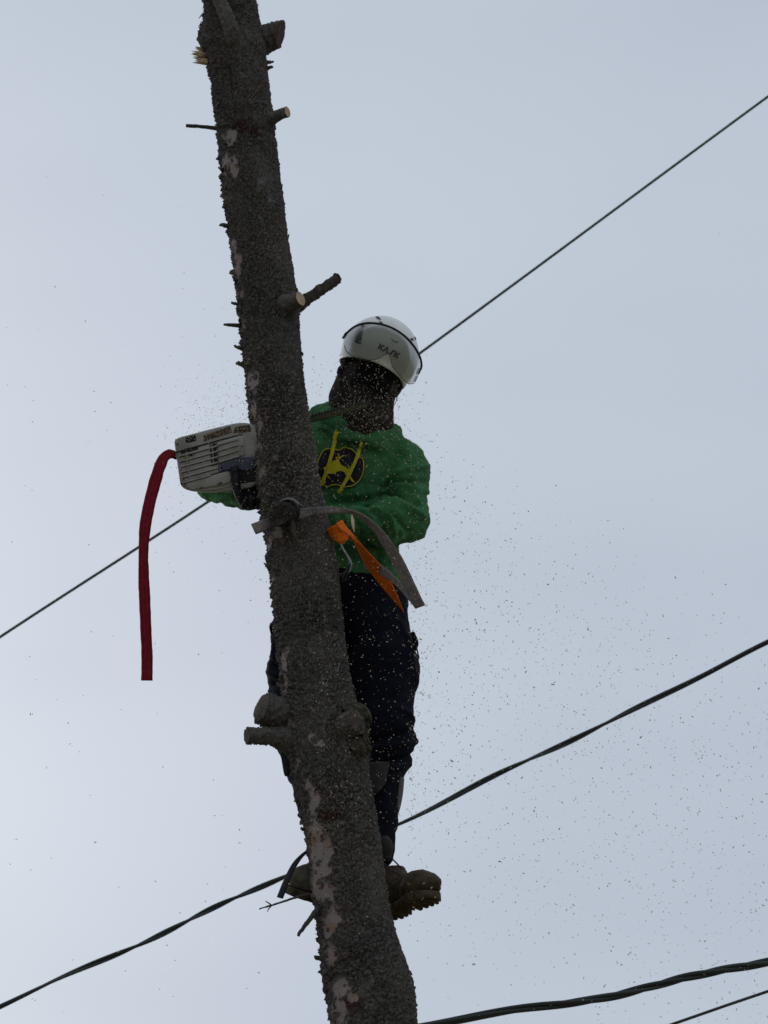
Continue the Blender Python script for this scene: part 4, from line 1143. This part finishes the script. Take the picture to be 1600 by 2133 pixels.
# ------------------------------------------------------------------ chainsaw
SD = depth_at(445, 955, 5.63)                              # camera depth of its visible side
def SP(px, py, back=0.0):
    """point on the saw's side plate; back = metres behind it"""
    return CAM + ray(px, py) * SD + FWD * back
saw = thing('chainsaw', SP(450, 1020, 0.08), 'grey chainsaw with vented starter cover sticking out left of the trunk', 'chainsaw')
def slab(name, poly, b0, b1, mat_, parent, bevel=0.0, seg=2, shrink=0.0, smooth=False, sink=None):
    n = len(poly); c = np.mean(poly, axis=0)
    bm = bmesh.new()
    off = OFF[parent.name]
    fr = [bm.verts.new(SP(*(np.array(p) * (1 - shrink) + c * shrink), b0) - off) for p in poly]
    bk = [bm.verts.new(SP(p[0], p[1], b1) - off) for p in poly]
    bm.faces.new(fr[::-1]); bm.faces.new(bk)
    for i in range(n): bm.faces.new((fr[i], fr[(i + 1) % n], bk[(i + 1) % n], bk[i]))
    bmesh.ops.recalc_face_normals(bm, faces=bm.faces[:])
    if bevel:
        bmesh.ops.bevel(bm, geom=bm.edges[:], offset=bevel, segments=seg, profile=0.5, affect='EDGES', clamp_overlap=True)
    me = bpy.data.meshes.new(name); bm.to_mesh(me); bm.free()
    me.materials.append(mat_)
    if smooth:
        me.polygons.foreach_set('use_smooth', np.ones(len(me.polygons), bool))
    o = bpy.data.objects.new(name, me); COL.objects.link(o); o.parent = parent; OFF[o.name] = off
    return o
hous = slab('housing', [(362, 917), (372, 911), (440, 893), (486, 882), (512, 880), (532, 886), (540, 930), (546, 1000), (524, 1016), (492, 1022), (440, 1025), (402, 1024), (384, 1019), (375, 1010)], 0.0, 0.15, M['grey'], saw, 0.012, 4, smooth=True)
# recessed-looking dark band near the upper edge: openings packed with oily sawdust
slab('intake_opening', [(386, 911), (407, 905), (409, 918), (387, 923)], -0.0015, 0.02, M['dark'], saw, 0.001, 1)
slab('intake_opening', [(424, 907), (480, 887), (483, 901), (424, 920)], -0.0012, 0.02, M['dirt'], saw, 0.001, 1)
slab('intake_opening', [(489, 890), (520, 884), (524, 899), (486, 903)], -0.0014, 0.02, M['dirt'], saw, 0.001, 1)
slab('seam', [(363, 941), (378, 937), (505, 903), (505, 905.5), (378, 940), (364, 944)], -0.0016, 0.02, M['dark'], saw)
slab('seam', [(384, 1005), (455, 984.5), (480, 979), (480, 981), (455, 986.5), (384, 1007.5)], -0.0022, 0.02, M['dark'], saw)
# starter cover with horizontal louvres
cover = slab('starter_cover', [(372, 945), (440, 926), (452, 924), (456, 984), (385, 1004), (380, 985)], -0.006, 0.02, M['grey'], saw, 0.003, 2, smooth=False)
slab('cover_opening', [(437, 926), (451, 922.5), (454, 968), (441, 971)], -0.0072, 0.0, M['dark'], saw)
slab('cover_opening', [(376, 941), (412, 931), (413, 936), (377, 946)], -0.0070, 0.0, M['dark'], saw)
slab('cover_opening', [(394, 950), (399, 943), (402, 950)], -0.0072, 0.0, M['dark'], saw)
for k in range(6):
    y0 = 949 + k * 11.0; x0 = 373 + k * 1.7
    x1 = 454 if k < 5 else 440
    y1 = y0 - 0.272 * (x1 - x0)
    slab('louvre', [(x0, y0), (x1, y1), (x1, y1 + 3.2), (x0, y0 + 3.2)], -0.0105, -0.004, M['grey'], saw, 0.0008, 1)
    slab('louvre_gap', [(x0 + 1, y0 + 3.3), (x1, y1 + 3.3), (x1, y1 + 4.7), (x0 + 1, y0 + 4.7)], -0.0064, -0.004, M['dark'], saw)
for (xa, ya, xb, yb) in ((387, 942, 396, 1001),):
    slab('cover_rib', [(xa, ya), (xa + 2.2, ya - .6), (xb + 2.2, yb - .6), (xb, yb)], -0.0098, -0.004, M['grey'], saw, 0.0006, 1)
slab('cover_rib', [(441.5, 926), (443, 925.6), (446, 968), (444.5, 968.4)], -0.0098, -0.004, M['grey'], saw)
# finned side panel
slab('fin_panel', [(452, 922), (500, 907), (508, 912), (511, 948), (502, 951), (455, 966)], -0.005, 0.02, M['grey'], saw, 0.004, 2, smooth=True)
for k in range(4):
    y0 = 925 + k * 12; x0 = 454 + k * .8
    slab('fin', [(x0, y0), (496, y0 - 12.5), (499, y0 - 12), (499, y0 - 9.5), (x0, y0 + 3.5)], -0.0085, -0.003, M['grey'], saw, 0.0008, 1)
    slab('fin_gap', [(x0, y0 + 3.6), (497, y0 - 9.2), (497, y0 - 7.6), (x0, y0 + 5.0)], -0.0058, -0.003, M['dark'], saw)
slab('muffler_cover', [(457, 969), (478, 961), (502, 953), (530, 951), (532, 976), (508, 980), (488, 976), (458, 983)], -0.008, 0.04, M['blue'], saw, 0.003, 2)
slab('muffler_outlet', [(488, 978), (532, 976), (538, 1002), (496, 1008)], -0.003, 0.04, M['dark'], saw, 0.003, 2)
# lower cover, and the ribbed underside
low = slab('lower_cover', [(386, 1006), (456, 986), (476, 981), (484, 992), (481, 1005), (452, 1012), (400, 1021), (390, 1016)], -0.007, 0.02, M['grey'], saw, 0.004, 3, smooth=True)
slab('latch', [(453, 1007), (462, 1004), (463, 1007), (454, 1010)], -0.010, 0.0, M['dark'], saw, 0.0006, 1)
slab('latch', [(417, 1016), (423, 1014.5), (423.5, 1016), (417.5, 1017.5)], -0.0095, 0.0, M['dark'], saw)
for k in range(5):
    t = k / 4.0
    tube('rib', [SP(398 + 26 * t, 1021 + 2.5 * t, -0.001 + 0.004 * k), SP(440 + 14 * t, 1019 + 4 * t, -0.004 + 0.005 * k), SP(484, 1012 + 3.2 * k, -0.002 + 0.005 * k)], 0.0016, M['grey'], saw, n=14, k=6)
# front handle: ribbed sleeve, bend and bar
tube('front_handle', [SP(489, 972, -0.010), SP(492, 995, -0.018), SP(494, 1018, -0.018), SP(500, 1034, -0.012), (SP(513, 1043, 0.0)), SP(540, 1045, 0.02), SP(590, 1046, 0.07)], [0.0105, 0.0115, 0.0115, 0.012, 0.012, 0.0115, 0.011], M['black'], saw, n=70, k=16)
arr = []
for k in range(11):
    P = SP(489.5 + k * 0.45, 980 + k * 3.6, -0.014 - 0.0005 * min(k, 7)); Q = SP(489.6 + k * 0.45, 981.7 + k * 3.6, -0.014 - 0.0005 * min(k, 7))
    arr.append(tube_arrays([P, Q], [0.0135, 0.0135], n=3, k=14))
V, f = join(arr); mk('handle_sleeve', V, f, M['black'], saw)
tube('handle_foot', [SP(499, 1050, -0.008), SP(506, 1040, -0.004)], [0.006, 0.008], M['black'], saw, n=6, k=8)
# rear handle behind the trunk
RH = [SP(530, 985, 0.12), SP(580, 1030, 0.16), SP(640, 1062, 0.19), SP(665, 1060, 0.19)]
tube('rear_handle', [U(545, 960, 5.82), U(585, 1020, 5.84), U(630, 1065, 5.84), U(668, 1073, 5.83)], [0.02, 0.016, 0.015, 0.015], M['black'], saw, n=30, k=14)
slab('engine_block', [(520, 900), (575, 895), (590, 985), (530, 1005)], 0.16, 0.26, M['dark'], saw, 0.008, 2)
# guide bar and chain lying almost level, through the far side of the trunk
A0 = U(520, 905, 5.775); A1 = U(768, 841, 5.745)
bd = A1 - A0; bl_ = np.linalg.norm(bd); bd /= bl_
bw = np.array([0.0, 1.0, 0.10]); bw = bw - bd * (bw @ bd); bw /= np.linalg.norm(bw); bn = np.cross(bd, bw)
out = []
hw = 0.021
for t in np.linspace(0, 1, 14): out.append((t * (bl_ - hw), -hw * (0.9 + 0.1 * t)))
for a in np.linspace(-math.pi / 2, math.pi / 2, 14)[1:-1]: out.append((bl_ - hw + math.cos(a) * hw, math.sin(a) * hw))
for t in np.linspace(1, 0, 14): out.append((t * (bl_ - hw), hw * (0.9 + 0.1 * t)))
def bar_pt(l, w_, z_): return A0 + bd * l + bw * w_ + bn * z_
n_ = len(out)
V = [bar_pt(l, w_, 0.0022) for l, w_ in out] + [bar_pt(l, w_, -0.0022) for l, w_ in out]
f = [tuple(range(n_))[::-1], tuple(range(n_, 2 * n_))] + [(i, (i + 1) % n_, n_ + (i + 1) % n_, n_ + i) for i in range(n_)]
mk('guide_bar', V, f, M['bar'], saw, smooth=False)
# chain links round the bar
per = np.array(out); seg = np.linalg.norm(np.diff(per, axis=0), axis=1); cl = np.concatenate([[0], np.cumsum(seg)])
arr = []
for k, s in enumerate(np.arange(0, cl[-1], 0.0095)):
    i = min(np.searchsorted(cl, s, 'right') - 1, len(seg) - 1); t = (s - cl[i]) / seg[i]
    p = per[i] * (1 - t) + per[i + 1] * t; d = (per[i + 1] - per[i]) / seg[i]; nn = np.array([d[1], -d[0]])
    hgt = 0.0055 if k % 4 == 0 else 0.0040
    cs = []
    for (u_, v_) in ((-0.0042, -0.001), (0.0042, -0.001), (0.0036, hgt), (-0.003, hgt * 0.8)):
        q2 = p + d * u_ + nn * v_; cs.append(q2)
    zt = 0.0034 if k % 2 else 0.0026
    V = [bar_pt(q2[0], q2[1], zt) for q2 in cs] + [bar_pt(q2[0], q2[1], -zt) for q2 in cs]
    arr.append((np.array(V), [(3, 2, 1, 0), (4, 5, 6, 7), (0, 1, 5, 4), (1, 2, 6, 5), (2, 3, 7, 6), (3, 0, 4, 7)]))
V, f = join(arr); mk('saw_chain', V, f, M['chain'], saw, smooth=False)

# gloves now that the handles exist
glove('glove', U(530, 1040, 5.68), RIG * 0.95 + FWD * 0.3, W['wrL'], 0.012, person)
glove('glove', U(650, 1069, 5.835), U(668, 1073, 5.83) - U(630, 1065, 5.84), W['wrR'] + np.array([0.03, 0.03, -0.01]), 0.015, person)

# ------------------------------------------------------------------ straps
# red webbing hanging from the saw
rp = [(366, 948, 5.66), (352, 946, 5.64), (338, 960, 5.62), (324, 1000, 5.62), (311, 1050, 5.62), (302, 1100, 5.62), (299, 1150, 5.62), (300, 1210, 5.62), (303, 1290, 5.62), (306, 1360, 5.62), (306, 1417, 5.62)]
hwid = [(2, 9), (4, 8.5), (9, 6), (11.5, 3.5), (11.5, 2), (11.5, 1), (9.5, 0), (11, 0), (11, 0), (11, 0), (11.5, 0)]
A = [U(p[0] - w_[0], p[1] - w_[1], p[2] + 0.012) for p, w_ in zip(rp, hwid)]; B = [U(p[0] + w_[0], p[1] + w_[1], p[2] - 0.006) for p, w_ in zip(rp, hwid)]
red = ribbon('red_strap', A, B, 0.0055, M['redweb'], None, n=120, m=8, fray=0.0016, base=U(306, 1417, 5.62))
ribbon('stitched_end', [U(295.5, 1396, 5.617), U(295, 1408, 5.616), U(295, 1417.5, 5.617)], [U(317, 1396, 5.602), U(317, 1408, 5.600), U(317.5, 1417.5, 5.602)], 0.005, M['redweb'], red, n=10, m=6, fray=0.001)
tag(red, 'dark red webbing strap hanging from the rear of the chainsaw', 'strap')

# grey-brown flip line: end on the left, hitched on the knot, long tail curving down to the right
def tf(x, y, o=0.006): return trunk_front(x, y, o)
gA = [U(524, 1092, 5.56), U(545, 1084, 5.535), tf(572, 1074, 0.012), tf(592, 1064, 0.02)]
gB = [U(533, 1113, 5.545), U(552, 1106, 5.525), tf(576, 1097, 0.012), tf(596, 1090, 0.02)]
flip = thing('flip_line', U(880, 1262, 5.50), 'worn grey brown webbing strap hitched around the knot with its tail hanging right', 'strap')
ribbon('strap_end', gA, gB, 0.005, M['greyweb'], flip, n=30, m=8, fray=0.0012)
gA = [tf(600, 1063, 0.010), tf(620, 1060, 0.008), tf(650, 1057, 0.010), U(685, 1055, 5.50), U(722, 1060, 5.46), U(757, 1072, 5.44), U(788, 1096, 5.43), U(818, 1132, 5.43), U(846, 1178, 5.44), U(866, 1222, 5.45), U(885, 1262, 5.46)]
gB = [tf(604, 1086, 0.010), tf(624, 1081, 0.008), tf(654, 1074, 0.010), U(690, 1070, 5.49), U(726, 1070, 5.47), U(752, 1080, 5.475), U(778, 1106, 5.475), U(801, 1142, 5.475), U(828, 1192, 5.485), U(846, 1232, 5.49), U(866, 1268, 5.50)]
ribbon('strap_tail', gA, gB, 0.0055, M['greyweb'], flip, n=110, m=8, fray=0.0014)
gA = [U(868, 1267, 5.51), U(853, 1240, 5.53), U(832, 1212, 5.56), U(806, 1186, 5.62), U(785, 1172, 5.70), U(762, 1166, 5.80)]
gB = [U(846, 1240, 5.52), U(834, 1228, 5.55), U(815, 1212, 5.60), U(797, 1200, 5.66), U(780, 1192, 5.73), U(760, 1186, 5.83)]
ribbon('strap_return', gA, gB, 0.0055, M['greyweb'], flip, n=60, m=8, fray=0.0014)
# hitch wrap on the knot
arr = []
C0 = U(600, 1068, 5.515); axk = U(581, 1073, 5.475) - U(604, 1062, 5.60); axk /= np.linalg.norm(axk)
e1 = np.cross(axk, [0, 0, 1.0]); e1 /= np.linalg.norm(e1); e2 = np.cross(e1, axk)
aa = np.linspace(-1.0, 2.6, 22); rk = 29 * MPP(600, 1068, 5.5)
Aw = [C0 - axk * 0.018 + rk * (e1 * math.cos(t) + e2 * math.sin(t)) for t in aa]; Bw = [C0 + axk * 0.002 + rk * 0.96 * (e1 * math.cos(t) + e2 * math.sin(t)) for t in aa]
ribbon('strap_wrap', Aw, Bw, 0.005, M['greyweb'], flip, n=40, m=6, fray=0.0012)

# sliver of wood caught on the strap
V, f = tube_arrays([U(733, 1073, 5.45), U(735, 1090, 5.44), U(738, 1108, 5.445)], [0.0018, 0.0050, 0.0012], n=14, k=6)
sl = mk('wood_sliver', V, f, M['splint'], None, smooth=False, base=U(738, 1108, 5.445))
tag(sl, 'pale wood sliver caught under the grey strap', 'wood sliver')

# orange sling: folded loop at the trunk, twisting tail down to the hip
sling = thing('orange_sling', U(838, 1266, 5.80), 'orange webbing sling folded at the trunk and twisting down to the trousers', 'sling')
oA = [U(681, 1103, 5.60), U(694, 1095, 5.57), U(704, 1092, 5.56)]
oB = [U(697, 1127, 5.59), U(710, 1132, 5.56), U(727, 1123, 5.55)]
ribbon('folded_loop', oA, oB, 0.006, M['orangeweb'], sling, n=20, m=8, fray=0.0006)
ribbon('folded_loop', [U(684, 1104, 5.625), U(700, 1093, 5.62), U(714, 1086, 5.60)], [U(700, 1129, 5.615), U(712, 1134, 5.61), U(727, 1122, 5.59)], 0.005, M['orangeweb'], sling, n=20, m=8)
oA = [U(714, 1083, 5.575), U(719, 1094, 5.57), U(736, 1114, 5.58), U(760, 1142, 5.60), U(784, 1168, 5.64), U(806, 1196, 5.69), U(826, 1236, 5.75), U(838, 1266, 5.80), U(842, 1274, 5.83)]
oB = [U(699, 1091, 5.565), U(709, 1103, 5.545), U(730, 1119, 5.57), U(746, 1146, 5.63), U(760, 1174, 5.67), U(786, 1212, 5.72), U(814, 1244, 5.77), U(836, 1268, 5.81), U(841, 1276, 5.835)]
ribbon('twisted_tail', oA, oB, 0.004, M['orangeweb'], sling, n=80, m=8, fray=0.0006)
tube('steel_hook', [U(708, 1128, 5.575), U(713, 1142, 5.585), U(722, 1156, 5.60), U(729, 1170, 5.61), U(729, 1182, 5.62), U(723, 1192, 5.635), U(712, 1198, 5.66), U(702, 1196, 5.70)], [0.0035, 0.004, 0.0042, 0.005, 0.0055, 0.006, 0.005, 0.004], M['steel'], sling, n=50, k=10)
tube('hook_gate', [U(729, 1174, 5.61), U(722, 1196, 5.62), U(712, 1214, 5.64)], [0.003, 0.004, 0.002], M['black'], sling, n=14, k=8)

# ------------------------------------------------------------------ overhead cables
def cable_path(p0, p1, p2, ext=25.0, n=400, sag=0.0):
    """three photo-anchored points; extended outwards along their end tangents"""
    C = catmull(np.array([U(*p0), U(*p1), U(*p2)]), 120)
    d0 = C[0] - C[1]; d0 /= np.linalg.norm(d0); d1 = C[-1] - C[-2]; d1 /= np.linalg.norm(d1)
    q0 = [C[0] + d0 * t for t in np.linspace(ext, 0.2, 40)]
    q1 = [C[-1] + d1 * t for t in np.linspace(0.2, ext, 40)]
    return np.vstack([q0, C, q1])
def resample(C, step):
    l = np.concatenate([[0], np.cumsum(np.linalg.norm(np.diff(C, axis=0), axis=1))])
    s = np.arange(0, l[-1], step)
    return np.stack([np.interp(s, l, C[:, q]) for q in range(3)], -1)
def sweep(C, r, k=8):
    T, N, B = frames(C); a = np.linspace(0, 2 * np.pi, k, endpoint=False)
    V = (C[:, None, :] + r * (np.cos(a)[None, :, None] * N[:, None] + np.sin(a)[None, :, None] * B[:, None])).reshape(-1, 3)
    n = len(C); i = np.arange(n - 1)[:, None]; j = np.arange(k)[None, :]
    return V, np.stack([i * k + j, i * k + (j + 1) % k, (i + 1) * k + (j + 1) % k, (i + 1) * k + j], -1).reshape(-1, 4)
def single(name, p, r, m, label, group):
    C = resample(cable_path(*p), 0.15); V, Fq = sweep(C, r)
    o = mk(name, V, Fq, m, None, base=U(*p[1])); tag(o, label, 'cable', group)
def twisted(name, p, rs, helix, pitch, mats, label, group, phase=0.0):
    C = resample(cable_path(*p), 0.02); T, N, B = frames(C)
    s = np.arange(len(C)) * 0.02
    root = thing(name, U(*p[1]), label, 'cable', group)
    C = C + (0.0035 * np.sin(s * 11.0) + 0.0035 * np.sin(s * 6.3 + 1.0))[:, None] * np.array([0, 0, 1.0])
    s = s + 0.35 * pitch * np.sin(s * 1.7) + 0.2 * pitch * np.sin(s * 4.1 + 1)
    for k, r in enumerate(rs):
        a = s / pitch * 2 * np.pi + 2 * np.pi * k / len(rs) + phase
        D_ = C + helix * (np.cos(a)[:, None] * N + np.sin(a)[:, None] * B)
        V, Fq = sweep(D_, r, 7); mk('strand', V, Fq, mats[k % len(mats)], root)
GC = 'overhead cables'
single('overhead_cable', ((0, 1327, 8.6), (660, 890, 8.4), (1600, 201, 8.2)), 0.0064, M['cableg'], 'thin straight cable rising steeply behind the climber\'s helmet', GC)
twisted('overhead_cable', ((0, 2097, 7.8), (815, 1722, 7.7), (1600, 1340, 7.5)), [0.0062, 0.0054], 0.0054, 0.80, [M['cable'], M['cableg']], 'twisted pair cable passing behind the trunk at boot height', GC)
twisted('overhead_cable', ((905, 2134, 7.0), (1250, 2075, 6.9), (1600, 2004, 6.8)), [0.0080, 0.0074, 0.0066], 0.0074, 0.95, [M['cable'], M['cable'], M['cableg']], 'thick twisted black cable crossing the lower right corner', GC, 0.9)
single('overhead_cable', ((1400, 2134, 7.4), (1500, 2099, 7.4), (1600, 2065, 7.4)), 0.0052, M['cable'], 'thin cable lowest of all in the bottom right corner', GC)

# ------------------------------------------------------------------ sawdust
def chips(P, L_, Wd, Tk):
    n = len(P)
    a = RNG.normal(size=(n, 3)); a /= np.linalg.norm(a, axis=1)[:, None]
    b = RNG.normal(size=(n, 3)); b -= a * (a * b).sum(1)[:, None]; b /= np.linalg.norm(b, axis=1)[:, None]
    c = np.cross(a, b)
    sg = np.array([(-1, -1, -1), (1, -1, -1), (1, 1, -1), (-1, 1, -1), (-1, -1, 1), (1, -1, 1), (1, 1, 1), (-1, 1, 1)], float)
    V = P[:, None, :] + sg[None, :, 0, None] * (a * L_[:, None] / 2)[:, None] + sg[None, :, 1, None] * (b * Wd[:, None] / 2)[:, None] + sg[None, :, 2, None] * (c * Tk[:, None] / 2)[:, None]
    V = V + RNG.normal(size=V.shape) * (Wd * 0.16)[:, None, None]
    Q = np.array([(0, 3, 2, 1), (4, 5, 6, 7), (0, 1, 5, 4), (1, 2, 6, 5), (2, 3, 7, 6), (3, 0, 4, 7)])
    Fq = (np.arange(n)[:, None, None] * 8 + Q[None]).reshape(-1, 4)
    return V.reshape(-1, 3), Fq
def flying():
    pts = []; sc = []
    def add(x, y, Y, s=1.0):
        pts.append(U(x, y, Y)); sc.append(s)
    k = 0
    while k < 3000:                                 # plume thrown to the right and down
        t = RNG.random() ** 1.35; x = 850 + 760 * t
        ylo = 850 + 0.62 * (x - 860); yc = 1250 + 0.62 * (x - 860)
        y = RNG.normal(yc, 370)
        if y < ylo - 40 or y > 2180: continue
        if y < ylo + 150 and RNG.random() > (y - ylo + 40) / 190: continue
        add(x, y, RNG.uniform(4.3, 6.8), RNG.uniform(0.35, 0.9) * (1.5 if RNG.random() < 0.05 else 1)); k += 1
    for _ in range(1400):                           # in front of the climber
        y = RNG.uniform(735, 1730); x = RNG.uniform(650, 890)
        add(x, y, RNG.uniform(5.1, 5.45), 0.35 + 0.65 * RNG.random() ** 2.5)
    for _ in range(520):                            # thick around face and neck
        add(RNG.normal(765, 45), RNG.normal(850, 55), RNG.uniform(5.3, 5.6), RNG.uniform(0.35, 0.75))
    for _ in range(420):                            # puff above the saw
        x = RNG.normal(455, 48); y = 905 - abs(RNG.normal(0, 68)) - 0.18 * (x - 455)
        if x > 515: x = 515 - (x - 515) * .6
        add(x, y, RNG.uniform(5.5, 5.8), RNG.uniform(0.25, 0.7))
    for _ in range(190): add(RNG.uniform(340, 560), RNG.uniform(860, 1060), RNG.uniform(5.3, 5.52), RNG.uniform(0.35, 0.7))
    for _ in range(90): add(RNG.uniform(0, 640), RNG.uniform(560, 2130), RNG.uniform(4.8, 6.2), RNG.uniform(0.5, 1.0))
    for _ in range(25): add(RNG.uniform(40, 1500), RNG.uniform(200, 2100), RNG.uniform(4.5, 6.2), RNG.uniform(0.5, 1.0))
    for _ in range(160): add(RNG.normal(560, 90), RNG.normal(1120, 100), RNG.uniform(5.2, 5.45), RNG.uniform(0.3, 0.7))
    P = np.array(pts); s = np.array(sc)
    n = len(P)
    V, Fq = chips(P, 0.0041 * s * RNG.uniform(0.5, 1.8, n), 0.0021 * s, 0.0013 * s)
    o = mk('flying_sawdust', V, Fq, M['chip'], None, smooth=False)
    tag(o, 'pale wood chips flying from the cut all around the climber', 'sawdust', kind='stuff')
flying()
def settled(name, V0, N0, wgt, n, size, label):
    idx = RNG.choice(len(V0), n, p=wgt / wgt.sum())
    P = V0[idx] + N0[idx] * 0.002
    s = RNG.uniform(0.35, 1.0, n) ** 1.3
    V, Fq = chips(P, size * s * RNG.uniform(0.6, 1.5, n), size * 0.6 * s, size * 0.35 * s)
    o = mk(name, V, Fq, M['chip'], None, smooth=False)
    tag(o, label, 'sawdust', kind='stuff')
m_ = TFR & (TPY > 560) & (TPY < 2133)
dens = np.exp(-((TPY - 930) / 150) ** 2) * 1.0 + 0.10 * np.exp(-((TPY - 1500) / 420) ** 2)
settled('settled_sawdust', TP[m_], TD[m_], dens[m_], 2300, 0.0033, 'fine pale sawdust stuck to the bark below and around the cut')
gx, gy = proj(GV)
fr_ = (GN @ (-FWD)) > 0.1
settled('settled_sawdust', GV[fr_], GN[fr_], (0.4 + np.exp(-((gy[fr_] - 930) / 110) ** 2)), 2300, 0.0030, 'pale sawdust flecks caught on the green sweatshirt')
fr_ = (KN @ (-FWD)) > 0.1
kx, ky = proj(KV)
settled('settled_sawdust', KV[fr_], KN[fr_], (0.15 + sstep(800, 880, ky[fr_])), 700, 0.0030, 'pale sawdust flecks caught on the dark face covering')

# chips lying on the saw's side
n_ = 330
bx_ = RNG.uniform(0, 1, n_); by_ = RNG.beta(1.0, 1.8, n_)
X_ = 366 + 160 * bx_; Y_ = 912 - 30 * bx_ + 108 * by_
P_ = np.array([SP(a, b, -0.0108) for a, b in zip(X_, Y_)])
s_ = RNG.uniform(0.35, 1.0, n_) ** 1.3
V, Fq = chips(P_, 0.0034 * s_ * RNG.uniform(0.6, 1.6, n_), 0.0020 * s_, 0.0012 * s_)
o = mk('settled_sawdust', V, Fq, M['chip'], None, smooth=False)
tag(o, 'pale sawdust flecks scattered over the grey chainsaw cover', 'sawdust', kind='stuff')
# screws on the covers
for (x, y, b) in ((369, 925, 0.0), (500, 896, 0.0), (378, 1008, -0.001), (505, 930, -0.005), (462, 974, -0.008)):
    tube('screw', [SP(x, y, b + 0.004), SP(x, y, b - 0.0014)], [0.0030, 0.0030], M['dark'], saw, n=3, k=10)
